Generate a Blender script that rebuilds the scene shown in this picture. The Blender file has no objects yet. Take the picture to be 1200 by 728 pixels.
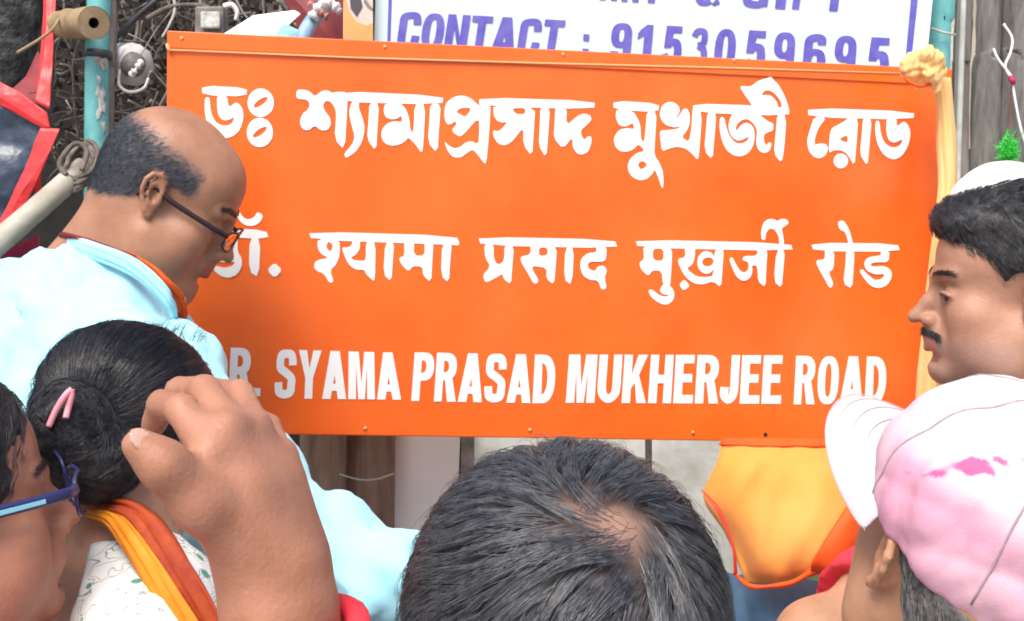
import bpy, math, random
import numpy as np
from mathutils import Vector, Matrix
from mathutils.geometry import tessellate_polygon

random.seed(7)
RNG = np.random.default_rng(11)
SC = bpy.context.scene
COL = SC.collection

# ------------------------------------------------------------------ camera
FPX = 1500.0
CAM_Z = 1.75
PITCH, ROLL = -0.12114, 0.03977
cp, sp, cr, sr = math.cos(PITCH), math.sin(PITCH), math.cos(ROLL), math.sin(ROLL)
_right = np.array([1, 0, 0.]); FWD = np.array([0, cp, sp]); _up = np.array([0, -sp, cp])
RIGHT = cr * _right + sr * _up
UP = -sr * _right + cr * _up
CAM = np.array([0, 0, CAM_Z])
cam_data = bpy.data.cameras.new('camera')
cam = bpy.data.objects.new('camera', cam_data)
COL.objects.link(cam)
cam.matrix_world = Matrix(((RIGHT[0], UP[0], -FWD[0], 0), (RIGHT[1], UP[1], -FWD[1], 0),
                           (RIGHT[2], UP[2], -FWD[2], CAM_Z), (0, 0, 0, 1)))
cam_data.sensor_width = 36
cam_data.lens = 36 * FPX / 1200
cam_data.clip_start = 0.05
cam_data.clip_end = 400
SC.camera = cam

# ------------------------------------------------------------------ light
SUN_EL, SUN_AZ = math.radians(56), math.radians(205)     # azimuth clockwise from +Y: behind the camera, left
world = bpy.data.worlds.new('World')
SC.world = world
world.use_nodes = True
nt = world.node_tree
bg = nt.nodes['Background']
sky = nt.nodes.new('ShaderNodeTexSky')
sky.sky_type = 'NISHITA'
sky.sun_disc = False
sky.sun_elevation = SUN_EL
sky.sun_rotation = SUN_AZ
sky.dust_density = 4.0
sky.air_density = 0.8
nt.links.new(sky.outputs[0], bg.inputs['Color'])
bg.inputs['Strength'].default_value = 0.115
sun_d = bpy.data.lights.new('sun', 'SUN')
sun_d.energy = 1.5
sun_d.angle = math.radians(32)
sun_d.color = (1.0, 0.96, 0.9)
sun = bpy.data.objects.new('sun', sun_d)
COL.objects.link(sun)
_sd = Vector((math.sin(SUN_AZ) * math.cos(SUN_EL), math.cos(SUN_AZ) * math.cos(SUN_EL), math.sin(SUN_EL)))
sun.rotation_euler = _sd.to_track_quat('Z', 'Y').to_euler()
SC.view_settings.view_transform = 'Standard'
SC.view_settings.look = 'None'
SC.view_settings.gamma = 1
SC.view_settings.exposure = 1.15
SC.cycles.filter_width = 1.9

# ------------------------------------------------------------------ small helpers
def P(px, py, d):
    """a point seen at photo pixel (px, py), d metres from the camera along its axis"""
    return CAM + d * (FWD + RIGHT * (px - 600) / FPX + UP * (364 - py) / FPX)

def A(*v):
    return np.array(v, dtype=float)

def unit(v):
    return v / (np.linalg.norm(v) + 1e-12)

def lin(r, g, b):
    return tuple(((c / 255) / 12.92 if c / 255 <= 0.04045 else ((c / 255 + 0.055) / 1.055) ** 2.4) for c in (r, g, b))

def thing(name, label, cat, loc=(0, 0, 0), group=None):
    o = bpy.data.objects.new(name, None)
    o.empty_display_size = 0.1
    COL.objects.link(o)
    o.location = [float(c) for c in loc]
    o['label'] = label
    o['category'] = cat
    if group:
        o['group'] = group
    return o

def tag(o, label, cat, group=None):
    o['label'] = label
    o['category'] = cat
    if group:
        o['group'] = group
    return o

def world_off(parent):
    off = np.zeros(3)
    while parent is not None:
        off += np.array(parent.location)
        parent = parent.parent
    return off

def mesh_np(name, V, Fq, material=None, parent=None, smooth=True, attrs=None, at=None):
    """V (n,3) world coordinates, Fq (m,4) or (m,3) int arrays or list of arrays"""
    V = np.asarray(V, dtype=np.float64)
    off = world_off(parent)
    loc = np.zeros(3)
    if parent is None and at is not None:
        loc = np.asarray(at, float)
        off = loc
    me = bpy.data.meshes.new(name)
    groups = Fq if isinstance(Fq, list) else [Fq]
    groups = [np.asarray(g, dtype=np.int64) for g in groups if len(g)]
    me.vertices.add(len(V))
    me.vertices.foreach_set('co', (V - off).astype(np.float32).ravel())
    loops = np.concatenate([g.ravel() for g in groups])
    sizes = np.concatenate([np.full(len(g), g.shape[1]) for g in groups])
    me.loops.add(len(loops))
    me.loops.foreach_set('vertex_index', loops.astype(np.int32))
    me.polygons.add(len(sizes))
    me.polygons.foreach_set('loop_start', (np.cumsum(sizes) - sizes).astype(np.int32))
    me.polygons.foreach_set('use_smooth', np.full(len(sizes), smooth))
    me.update(calc_edges=True)
    if attrs:
        for k, v in attrs.items():
            a = me.attributes.new(k, 'FLOAT', 'POINT')
            a.data.foreach_set('value', np.asarray(v, np.float32))
    o = bpy.data.objects.new(name, me)
    o.location = loc
    COL.objects.link(o)
    if material:
        me.materials.append(material)
    if parent is not None:
        o.parent = parent
    return o

class MB:
    """collects polygons into one mesh"""
    def __init__(s):
        s.v = []; s.f = []
    def quad(s, *pts):
        n = len(s.v); s.v += [tuple(p) for p in pts]; s.f.append(tuple(range(n, n + len(pts))))
    def box(s, c, ax, ay, az, bevel=0.0):
        """box centred at c with half-axis vectors"""
        c = np.asarray(c, float); ax, ay, az = [np.asarray(q, float) for q in (ax, ay, az)]
        n = len(s.v)
        for k in (-1, 1):
            for j in (-1, 1):
                for i in (-1, 1):
                    s.v.append(tuple(c + i * ax + j * ay + k * az))
        for f in ((0, 2, 3, 1), (4, 5, 7, 6), (0, 1, 5, 4), (2, 6, 7, 3), (0, 4, 6, 2), (1, 3, 7, 5)):
            s.f.append(tuple(n + q for q in f))
    def tube(s, pts, rad, n=8, cap=True, flat=1.0):
        pts = np.asarray(pts, float)
        rad = np.broadcast_to(np.asarray(rad, float), (len(pts),))
        t = np.gradient(pts, axis=0)
        t /= np.linalg.norm(t, axis=1)[:, None] + 1e-12
        u = np.cross(t[0], (0.31, 0.2, 0.93)); u = unit(u)
        base = len(s.v)
        for i in range(len(pts)):
            u = unit(u - t[i] * (u @ t[i]))
            w = np.cross(t[i], u)
            for k in range(n):
                a = 2 * math.pi * k / n
                s.v.append(tuple(pts[i] + rad[i] * (math.cos(a) * u + flat * math.sin(a) * w)))
        for i in range(len(pts) - 1):
            for k in range(n):
                a = base + i * n + k; b = base + i * n + (k + 1) % n
                s.f.append((a, b, b + n, a + n))
        if cap:
            s.f.append(tuple(base + k for k in range(n))[::-1])
            s.f.append(tuple(base + (len(pts) - 1) * n + k for k in range(n)))
    def build(s, name, material, parent=None, smooth=False, bevel=0.0, at=None):
        off = world_off(parent)
        loc = np.zeros(3)
        if parent is None and at is not None:
            loc = np.asarray(at, float); off = loc
        me = bpy.data.meshes.new(name)
        me.from_pydata([tuple(np.asarray(v) - off) for v in s.v], [], s.f)
        me.update()
        if smooth:
            me.polygons.foreach_set('use_smooth', [True] * len(me.polygons))
        me.materials.append(material)
        o = bpy.data.objects.new(name, me)
        o.location = loc
        COL.objects.link(o)
        if parent is not None:
            o.parent = parent
        if bevel:
            m = o.modifiers.new('bevel', 'BEVEL'); m.width = bevel; m.segments = 2; m.limit_method = 'ANGLE'
        return o

def spline(pts, n=8):
    """Catmull-Rom through pts, n samples per span"""
    p = np.asarray(pts, float)
    q = np.vstack([2 * p[0] - p[1], p, 2 * p[-1] - p[-2]])
    out = []
    for i in range(1, len(q) - 2):
        for t in np.linspace(0, 1, n, endpoint=False):
            a, b, c, d = q[i - 1], q[i], q[i + 1], q[i + 2]
            out.append(0.5 * ((2 * b) + (-a + c) * t + (2 * a - 5 * b + 4 * c - d) * t ** 2 + (-a + 3 * b - 3 * c + d) * t ** 3))
    out.append(p[-1])
    return np.array(out)

# ------------------------------------------------------------------ materials
def mat(name, col, rough=0.6, col2=None, scale=20, detail=6, bump=0.0, bscale=None, stretch=(1, 1, 1), spec=0.5,
        metallic=0.0, sss=0.0, lo=0.35, hi=0.65, translucent=0.0, sheen=0.0, mask=None, mask_col=None, alpha=None):
    m = bpy.data.materials.new(name)
    m.use_nodes = True
    t = m.node_tree
    b = t.nodes['Principled BSDF']
    b.inputs['Base Color'].default_value = (*col, 1)
    b.inputs['Roughness'].default_value = rough
    b.inputs['Specular IOR Level'].default_value = spec
    b.inputs['Metallic'].default_value = metallic
    if sheen:
        b.inputs['Sheen Weight'].default_value = sheen
    if sss:
        b.inputs['Subsurface Weight'].default_value = sss
        b.inputs['Subsurface Radius'].default_value = (0.012, 0.004, 0.002)
        b.inputs['Subsurface Scale'].default_value = 0.6
    tc = t.nodes.new('ShaderNodeTexCoord')
    mp = t.nodes.new('ShaderNodeMapping')
    mp.inputs['Scale'].default_value = stretch
    t.links.new(tc.outputs['Object'], mp.inputs['Vector'])
    colour = None
    if col2 is not None:
        nz = t.nodes.new('ShaderNodeTexNoise')
        nz.inputs['Scale'].default_value = scale
        nz.inputs['Detail'].default_value = detail
        nz.inputs['Roughness'].default_value = 0.62
        t.links.new(mp.outputs[0], nz.inputs['Vector'])
        r = t.nodes.new('ShaderNodeValToRGB')
        r.color_ramp.elements[0].position = lo
        r.color_ramp.elements[0].color = (*col, 1)
        r.color_ramp.elements[1].position = hi
        r.color_ramp.elements[1].color = (*col2, 1)
        t.links.new(nz.outputs['Fac'], r.inputs['Fac'])
        colour = r.outputs['Color']
    if mask:
        for mk, mc in zip([mask] if isinstance(mask, str) else mask, [mask_col] if isinstance(mask, str) else mask_col):
            at = t.nodes.new('ShaderNodeAttribute'); at.attribute_name = mk
            mx = t.nodes.new('ShaderNodeMix'); mx.data_type = 'RGBA'
            t.links.new(at.outputs['Fac'], mx.inputs['Factor'])
            if colour is not None:
                t.links.new(colour, mx.inputs['A'])
            else:
                mx.inputs['A'].default_value = (*col, 1)
            mx.inputs['B'].default_value = (*mc, 1)
            colour = mx.outputs['Result']
    if colour is not None:
        t.links.new(colour, b.inputs['Base Color'])
    if bump:
        n2 = t.nodes.new('ShaderNodeTexNoise')
        n2.inputs['Scale'].default_value = bscale or scale
        n2.inputs['Detail'].default_value = 8
        t.links.new(mp.outputs[0], n2.inputs['Vector'])
        bp = t.nodes.new('ShaderNodeBump')
        bp.inputs['Strength'].default_value = 0.6
        bp.inputs['Distance'].default_value = bump
        t.links.new(n2.outputs['Fac'], bp.inputs['Height'])
        t.links.new(bp.outputs[0], b.inputs['Normal'])
    if translucent:
        tr = t.nodes.new('ShaderNodeBsdfTranslucent')
        if colour is not None:
            t.links.new(colour, tr.inputs['Color'])
        else:
            tr.inputs['Color'].default_value = (*col, 1)
        ms = t.nodes.new('ShaderNodeMixShader')
        ms.inputs['Fac'].default_value = translucent
        t.links.new(b.outputs[0], ms.inputs[1]); t.links.new(tr.outputs[0], ms.inputs[2])
        t.links.new(ms.outputs[0], t.nodes['Material Output'].inputs['Surface'])
    return m

M = {}
M['orange_paint'] = mat('orange_paint', (0.83, 0.115, 0.011), 0.27, (0.90, 0.160, 0.022), 4.0, 10, bump=0.0010, bscale=5, spec=0.5)
M['white_vinyl'] = mat('white_vinyl', (0.86, 0.86, 0.82), 0.45)
M['board_white'] = mat('board_white', (0.60, 0.78, 0.80), 0.4, (0.68, 0.82, 0.83), 5)
M['board_blue'] = mat('board_blue', (0.10, 0.09, 0.46), 0.5, (0.16, 0.14, 0.5), 40)
M['rivet'] = mat('rivet', (0.9, 0.32, 0.12), 0.35, metallic=0.2)
M['teal'] = mat('teal_paint', (0.10, 0.36, 0.36), 0.5, (0.16, 0.46, 0.44), 30, bump=0.002)
M['peeled'] = mat('peeled_paint', (0.55, 0.6, 0.55), 0.8, (0.3, 0.24, 0.18), 60, bump=0.003)
M['bark'] = mat('bark', (0.13, 0.105, 0.085), 0.9, (0.30, 0.26, 0.22), 26, 10, bump=0.02, bscale=30, stretch=(1, 1, 0.18))
M['greybark'] = mat('grey_bark', (0.07, 0.065, 0.058), 0.92, (0.27, 0.255, 0.23), 30, 12, bump=0.03, bscale=44, stretch=(1, 1, 0.16), lo=.3, hi=.7)
M['darkbark'] = mat('dark_grey_bark', (0.022, 0.024, 0.022), 0.95, (0.14, 0.14, 0.13), 34, 12, bump=0.03, bscale=40)
M['brownwood'] = mat('brown_wood', (0.13, 0.085, 0.06), 0.85, (0.34, 0.24, 0.17), 22, 10, bump=0.008, bscale=40, stretch=(1, 1, 0.12))
M['palegap'] = mat('pale_gap', (0.42, 0.38, 0.28), 0.8, (0.62, 0.58, 0.46), 14, 8, bump=0.005, stretch=(1, 1, 0.1))
M['bamboo'] = mat('bamboo', (0.30, 0.27, 0.20), 0.6, (0.46, 0.43, 0.36), 14, 8, bump=0.004, bscale=30)
M['cane'] = mat('brown_cane', (0.22, 0.15, 0.08), 0.7, (0.36, 0.26, 0.14), 30, 6, bump=0.004)
M['hole'] = mat('dark_hollow', (0.03, 0.02, 0.012), 0.9)
M['twig'] = mat('twig', (0.07, 0.056, 0.046), 0.9, (0.20, 0.165, 0.14), 40)
M['cable'] = mat('cable', (0.03, 0.03, 0.033), 0.5, (0.07, 0.07, 0.075), 30)
M['palewire'] = mat('pale_wire', (0.42, 0.40, 0.36), 0.6, (0.55, 0.52, 0.47), 30)
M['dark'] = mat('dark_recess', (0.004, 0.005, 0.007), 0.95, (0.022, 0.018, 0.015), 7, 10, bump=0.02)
M['navy'] = mat('navy_plastic', (0.022, 0.035, 0.06), 0.28, (0.06, 0.085, 0.13), 9, 6, bump=0.02, bscale=10)
M['red'] = mat('red_plastic', (0.72, 0.03, 0.035), 0.4, (0.80, 0.055, 0.05), 8, bump=0.003, bscale=20)
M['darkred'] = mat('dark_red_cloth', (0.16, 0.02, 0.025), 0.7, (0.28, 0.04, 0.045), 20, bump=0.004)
M['magenta'] = mat('magenta_cloth', (0.45, 0.02, 0.08), 0.7, (0.55, 0.035, 0.10), 20, bump=0.004)
M['enamel'] = mat('white_enamel', (0.55, 0.55, 0.52), 0.45, (0.75, 0.75, 0.72), 30, bump=0.002)
M['grime'] = mat('grimy_metal', (0.10, 0.09, 0.08), 0.6, (0.22, 0.2, 0.18), 40, bump=0.004)
M['plaster'] = mat('plaster', (0.42, 0.43, 0.38), 0.9, (0.66, 0.67, 0.62), 6, 10, bump=0.004, bscale=30)
M['sheet'] = mat('pale_sheet', (0.86, 0.88, 0.82), 0.6, (0.9, 0.92, 0.86), 12, bump=0.002)
M['concrete'] = mat('concrete_ground', (0.20, 0.19, 0.175), 0.9, (0.28, 0.27, 0.25), 4, 10, bump=0.004)
M['saffron'] = mat('saffron_cloth', (0.93, 0.36, 0.055), 0.75, (0.95, 0.47, 0.115), 5, bump=0.0008, bscale=400, translucent=0.3, sheen=0.2)
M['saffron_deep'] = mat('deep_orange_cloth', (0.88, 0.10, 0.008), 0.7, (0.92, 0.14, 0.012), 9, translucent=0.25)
M['paleyellow'] = mat('pale_yellow_cloth', (0.90, 0.60, 0.22), 0.75, (0.93, 0.66, 0.29), 12, bump=0.001, bscale=300, translucent=0.25, sheen=0.2)
M['kurta'] = mat('pale_cyan_cotton', (0.34, 0.72, 0.81), 0.85, (0.38, 0.75, 0.84), 10, bump=0.0006, bscale=500, sheen=0.15)
M['bluecloth'] = mat('faded_blue_cloth', (0.075, 0.17, 0.29), 0.8, (0.12, 0.24, 0.38), 14, bump=0.003)
M['greencloth'] = mat('soft_green_cloth', (0.20, 0.46, 0.22), 0.8, (0.26, 0.54, 0.28), 14, bump=0.003)
M['greentuft'] = mat('bright_green_tuft', (0.05, 0.62, 0.07), 0.7, (0.10, 0.75, 0.12), 30, translucent=0.3)
M['whitecotton'] = mat('white_cotton', (0.80, 0.80, 0.80), 0.9, (0.84, 0.84, 0.84), 20, bump=0.0006, bscale=600)
M['redcloth'] = mat('red_cloth', (0.66, 0.02, 0.04), 0.75, (0.75, 0.04, 0.06), 20, bump=0.001)
M['black_plastic'] = mat('black_plastic', (0.015, 0.015, 0.02), 0.3)
M['navy_frame'] = mat('navy_frame', (0.02, 0.025, 0.10), 0.3)
M['cyan_inlay'] = mat('cyan_inlay', (0.25, 0.62, 0.75), 0.35)
M['brownframe'] = mat('maroon_frame', (0.022, 0.009, 0.011), 0.3)
M['pinkband'] = mat('pink_band', (0.85, 0.32, 0.38), 0.55)
M['trouser'] = mat('grey_trouser', (0.12, 0.12, 0.13), 0.85, (0.15, 0.15, 0.16), 30)
M['shoe'] = mat('brown_shoe', (0.06, 0.04, 0.03), 0.5)
M['eye'] = mat('eye_white', (0.7, 0.66, 0.62), 0.2)
M['iris'] = mat('dark_iris', (0.02, 0.012, 0.008), 0.15)
def hairmat(name, c, c2, rough=0.42, spec=0.5):
    return mat(name, c, rough, c2, 160, 3, spec=spec)
M['hair_black'] = hairmat('black_hair', (0.012, 0.012, 0.015), (0.03, 0.03, 0.036), 0.38, 0.6)
M['hair_ash'] = hairmat('ash_black_hair', (0.030, 0.031, 0.036), (0.10, 0.102, 0.112), 0.32, 0.9)
M['hair_grey'] = hairmat('grey_hair', (0.10, 0.10, 0.10), (0.28, 0.27, 0.26), 0.5)
M['hair_cap'] = mat('hair_mass', (0.010, 0.010, 0.012), 0.6, (0.03, 0.03, 0.034), 200, 3, bump=0.002, bscale=300)
M['stubble_hair'] = hairmat('short_greying_hair', (0.025, 0.032, 0.045), (0.085, 0.10, 0.125), 0.55)

def glass_mat():
    m = bpy.data.materials.new('lens_glass'); m.use_nodes = True
    b = m.node_tree.nodes['Principled BSDF']
    b.inputs['Base Color'].default_value = (0.9, 0.95, 0.95, 1)
    b.inputs['Roughness'].default_value = 0.03
    b.inputs['Transmission Weight'].default_value = 1.0
    b.inputs['IOR'].default_value = 1.1
    return m
M['lens'] = glass_mat()
# ------------------------------------------------------------------ ground and what stands behind
g = MB(); g.quad((-60, -60, 0), (60, -60, 0), (60, 60, 0), (-60, 60, 0))
o = g.build('ground', M['concrete']); o['kind'] = 'structure'

# plane of the street sign
SA = 0.113855
SU = A(math.cos(SA), math.sin(SA), 0); SV = A(0, 0, 1.0); SN = A(math.sin(SA), -math.cos(SA), 0)
S0 = CAM + A(-0.52768, 1.93165, 0.16232)          # top left corner
SW, SH = 1.22, 0.60885
def on_plane(px, py, off=0.0, org=None, n=None):
    """where the sight line of a photo pixel meets the sign's plane, moved off metres towards the street"""
    org = S0 if org is None else org
    n = SN if n is None else n
    d = FWD + RIGHT * (px - 600) / FPX + UP * (364 - py) / FPX
    t = ((org + n * off - CAM) @ n) / (d @ n)
    return CAM + d * t

def chaikin(p, it=1):
    p = np.asarray(p, float)
    for _ in range(it):
        q = np.roll(p, -1, axis=0)
        p = np.stack([0.78 * p + 0.22 * q, 0.22 * p + 0.78 * q], 1).reshape(-1, 2)
    return p

def poly_mesh(b, loops, to3):
    """fills an outline with holes into the collector b; to3 maps a 2-D point to 3-D"""
    tri = tessellate_polygon([[Vector((x, y, 0)) for x, y in lp] for lp in loops])
    flat = [q for lp in loops for q in lp]
    n = len(b.v)
    b.v += [tuple(to3(x, y)) for x, y in flat]
    for t in tri:
        a, c, d = [Vector((flat[i][0], flat[i][1], 0)) for i in t]
        s = (c - a).cross(d - a).z
        if abs(s) < 1e-12:
            continue
        b.f.append(tuple(n + i for i in (t if s < 0 else t[::-1])))

def ell(cx, cy, rx, ry, rot=0, n=28):
    c, s = math.cos(rot), math.sin(rot)
    return [(cx + rx * math.cos(a) * c - ry * math.sin(a) * s, cy + rx * math.cos(a) * s + ry * math.sin(a) * c)
            for a in np.linspace(0, 2 * math.pi, n, endpoint=False)]

def word(name, parent, material, ox, oy, shapes, off, org=None, n=None):
    """shapes: list of outlines (or [outline, hole, ...]) in 6x zoom pixels of the photo window at ox, oy"""
    b = MB()
    for k, sh in enumerate(shapes):
        loops = sh if isinstance(sh[0][0], (list, tuple)) else [sh]
        loops = [chaikin([(ox + x / 6.0, oy + y / 6.0) for x, y in lp]) for lp in loops]
        poly_mesh(b, [lp.tolist() for lp in loops], lambda x, y, k=k: on_plane(x, y, off + 0.00012 * k, org, n))
    return b.build(name, material, parent)

def stroke(pts, v, h, n=9):
    """outline of a brush stroke along pts; v, h: its thickness where it runs upright and where it runs level"""
    c = spline(pts, n)
    t = np.gradient(c, axis=0); t /= np.linalg.norm(t, axis=1)[:, None] + 1e-9
    o = np.stack([-t[:, 1] * v / 2, t[:, 0] * h / 2], 1)
    return np.vstack([c + o, (c - o)[::-1]]).tolist()
def oval(cx, cy, rx, ry, e=2.5, n=40):
    return [(cx + rx * math.copysign(abs(math.cos(a)) ** (2 / e), math.cos(a)), cy + ry * math.copysign(abs(math.sin(a)) ** (2 / e), math.sin(a)))
            for a in np.linspace(0, 2 * math.pi, n, endpoint=False)]
def bowl(x0, y0, W, y1, r):
    """a D-shaped outline from the stem's left side"""
    cy, ry = (y0 + y1) / 2, (y1 - y0) / 2
    arc = [(W - r + r * math.cos(a) ** .8 if math.cos(a) > 0 else W - r, cy + ry * math.copysign(abs(math.sin(a)) ** .85, math.sin(a))) for a in np.linspace(-math.pi / 2, math.pi / 2, 17)]
    return [(x0, y0)] + arc + [(x0, y1)]
def glyph(ch, W, v, h):
    """shapes (outline, holes) of a heavy capital in a box W wide and 1 high"""
    w2 = W / 2
    if ch == 'I': return [[[(0, 0), (W, 0), (W, 1), (0, 1)]]]
    if ch == 'H': return [[[(0, 0), (v, 0), (v, .5 - h / 2), (W - v, .5 - h / 2), (W - v, 0), (W, 0), (W, 1), (W - v, 1), (W - v, .5 + h / 2), (v, .5 + h / 2), (v, 1), (0, 1)]]]
    if ch == 'E': return [[[(0, 0), (W, 0), (W, h), (v, h), (v, .5 - h / 2 + .02), (W * .9, .5 - h / 2 + .02), (W * .9, .5 + h / 2 + .02), (v, .5 + h / 2 + .02), (v, 1 - h), (W * .97, 1 - h), (W * .97, 1), (0, 1)]]]
    if ch == 'F': return [[[(0, 0), (v, 0), (v, .5 - h / 2), (W * .9, .5 - h / 2), (W * .9, .5 + h / 2), (v, .5 + h / 2), (v, 1 - h), (W, 1 - h), (W, 1), (0, 1)]]]
    if ch == 'T': return [[[(w2 - v / 2, 0), (w2 + v / 2, 0), (w2 + v / 2, 1 - h), (W, 1 - h), (W, 1), (0, 1), (0, 1 - h), (w2 - v / 2, 1 - h)]]]
    if ch == 'N': return [[[(0, 0), (v, 0), (v, .62), (W - v, 0), (W, 0), (W, 1), (W - v, 1), (W - v, .38), (v, 1), (0, 1)]]]
    if ch == 'M': return [[[(0, 0), (v, 0), (v, .70), (w2 - v * .42, 0), (w2 + v * .42, 0), (W - v, .70), (W - v, 0), (W, 0), (W, 1), (W - v * 1.35, 1), (w2, .34), (v * 1.35, 1), (0, 1)]]]
    if ch == 'A':
        a = v * .62; s = w2 - a; vv = v * 1.08; y1, y2 = .17, .17 + h * .85
        return [[[(0, 0), (vv, 0), (vv + s * y1, y1), (W - vv - s * y1, y1), (W - vv, 0), (W, 0), (w2 + a, 1), (w2 - a, 1)],
                 [(vv + s * y2, y2), (w2, min(.82, (w2 - vv) / s)), (W - vv - s * y2, y2)]]]
    if ch == 'Y': return [[[(w2 - v / 2, 0), (w2 + v / 2, 0), (w2 + v / 2, .42), (W, 1), (W - v * 1.1, 1), (w2, .62), (v * 1.1, 1), (0, 1), (w2 - v / 2, .42)]]]
    if ch == 'K': return [[[(0, 0), (v, 0), (v, .30), (v * 1.45, .42), (W - v * 1.15, 0), (W, 0), (v + (W - v) * .45, .58), (W * .97, 1), (W * .97 - v * 1.15, 1), (v, .58), (v, 1), (0, 1)]]]
    if ch == 'U': return [[stroke([(v / 2, 1), (v / 2, .6), (v / 2, .34), (v / 2 + .03, .18), (w2, h / 2), (W - v / 2 - .03, .18), (W - v / 2, .34), (W - v / 2, .6), (W - v / 2, 1)], v, h)]]
    if ch == 'J': return [[stroke([(W - v / 2, 1), (W - v / 2, .6), (W - v / 2, .32), (W - v / 2 - .03, .16), (w2 - .02, h / 2), (v * .4, .18), (v * .42, .34)], v, h)]]
    if ch in 'O0': return [[oval(w2, .5, w2, .5), oval(w2, .5, w2 - v, .5 - h * .9)[::-1]]]
    if ch == 'D': return [[bowl(0, 0, W, 1, W * .62), bowl(v, h, W - v, 1 - h, W * .30)[::-1]]]
    if ch in 'PR':
        y = .42 if ch == 'P' else .44
        s = [[bowl(0, y, W * (1 if ch == 'P' else .95), 1, W * .5), bowl(v, y + h * .92, W * (1 if ch == 'P' else .95) - v, 1 - h * .92, W * .2)[::-1]], [[(0, 0), (v, 0), (v, y + .1), (0, y + .1)]]]
        if ch == 'R': s.append([[(W - v * 1.12, 0), (W, 0), (W * .78, .48), (W * .42, .52)]])
        return s
    if ch == 'S': return [[stroke([(W - v * .45, .68), (W - v * .5, .80), (W * .72, .90), (w2, 1 - h / 2), (W * .26, .89), (v * .52, .755), (W * .24, .615), (w2, .53), (W * .78, .42), (W - v * .52, .27), (W * .76, .13), (w2, h / 2), (W * .26, .12), (v * .5, .20), (v * .45, .33)], v, h * 1.0)]]
    if ch == 'C' or ch == 'G':
        p = [(W - v * .45, .66), (W - v * .5, .78), (W * .74, .90), (w2, 1 - h / 2), (W * .22, .86), (v / 2, .66), (v / 2, .5), (v / 2, .34), (W * .22, .14), (w2, h / 2), (W * .76, .12), (W - v * .5, .24), (W - v * .45, .36)]
        s = [[stroke(p, v, h)]]
        if ch == 'G': s.append([[(w2, .32), (W, .32), (W, .52), (w2, .52)]]); s.append([[(W - v, .05), (W, .05), (W, .35), (W - v, .35)]])
        return s
    if ch == '1': return [[[(W - v * 1.1, 0), (W, 0), (W, 1), (W - v * .8, 1), (W - v * 1.6, .86), (0, .76), (0, .60), (W - v * 1.1, .72)]]]
    if ch == '3': return [[stroke([(v * .5, .76), (W * .30, .88), (w2, 1 - h / 2), (W * .72, .88), (W - v * .62, .74), (W * .70, .60), (w2 * .85, .54)], v * .9, h * .9, 5)], [stroke([(w2 * .85, .54), (W * .72, .47), (W - v * .5, .28), (W * .74, .12), (w2, h / 2), (W * .28, .11), (v * .45, .25)], v * .9, h * .9, 5)]]
    if ch == '5': return [[[(W * .12, .44), (W * .12 + v * .9, .44), (W * .16 + v, 1 - h), (W * .96, 1 - h), (W * .96, 1), (W * .16, 1)]], [stroke([(W * .14 + v * .4, .50), (W * .42, .58), (W * .72, .58), (W - v * .5, .42), (W - v * .5, .26), (W * .72, .11), (w2 * .9, h / 2), (v * .7, .14), (v * .4, .28)], v, h)]]
    if ch in '69':
        f = (lambda L: L) if ch == '6' else (lambda L: [(W - x, 1 - y) for x, y in L])
        return [[f(oval(w2, .32, w2, .32)), f(oval(w2, .32, w2 - v, .32 - h * .85))[::-1]], [f(stroke([(W - v * .6, .74), (W * .76, .88), (w2, 1 - h / 2), (W * .22, .84), (v * .5, .60), (v * .5, .32)], v, h))]]
    if ch == '&': return [[stroke([(W - v * .4, .02), (W * .6, .30), (W * .30, .62), (W * .26, .82), (W * .46, 1 - h * .4), (W * .62, .82), (W * .5, .64), (W * .2, .46), (v * .5, .26), (W * .3, h * .45), (W * .62, .12), (W - v * .5, .46)], v * .85, h * .85)]]
    if ch == '.': return [[[(0, 0), (W, 0), (W, .17), (0, .17)]]]
    if ch == ':': return [[[(0, .12), (W, .12), (W, .36), (0, .36)]], [[(0, .64), (W, .64), (W, .88), (0, .88)]]]
    raise ValueError(ch)
GW = dict(I=.19, H=.48, E=.41, F=.40, T=.46, N=.50, M=.60, A=.54, Y=.53, K=.51, U=.48, J=.36, O=.49, D=.48, P=.46, R=.49, S=.46, C=.48, G=.50)
GW.update({'.': .17, '&': .56, '1': .34, ':': .2}); GW.update({c: .46 for c in '035689'})

def latin(name, parent, material, text, quad, off, v=.175, h=.175, gap=.045, org=None, n=None):
    """quad: photo pixels of top-left, top-right, bottom-right, bottom-left of the word's box"""
    x = 0; out = []
    for ch in text:
        for sh in glyph(ch, GW[ch], v, h):
            out.append([[(x + a, b_) for a, b_ in lp] for lp in sh])
        x += GW[ch] + gap
    tot = x - gap
    tl, tr, br, bl = [np.array(q, float) for q in quad]
    b = MB()
    for k, sh in enumerate(out):
        loops = []
        for lp in sh:
            q = np.array([((tl * (1 - a / tot) + tr * a / tot) * y + (bl * (1 - a / tot) + br * a / tot) * (1 - y)) for a, y in lp])
            loops.append(q.tolist())
        poly_mesh(b, loops, lambda px, py, k=k: on_plane(px, py, off + .00012 * (k % 4), org, n))
    return b.build(name, material, parent)

# ------------------------------------------------------------------ the orange street sign
sign = thing('street_sign', 'large orange street sign with white lettering in three scripts', 'sign', S0 + SU * SW / 2 - SV * SH)
T = 0.022
b = MB()
b.box(S0 + SU * SW / 2 - SV * SH / 2 - SN * T / 2, SU * SW / 2, SV * SH / 2, SN * T / 2)
b.build('panel', M['orange_paint'], sign, bevel=0.0025)
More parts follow.
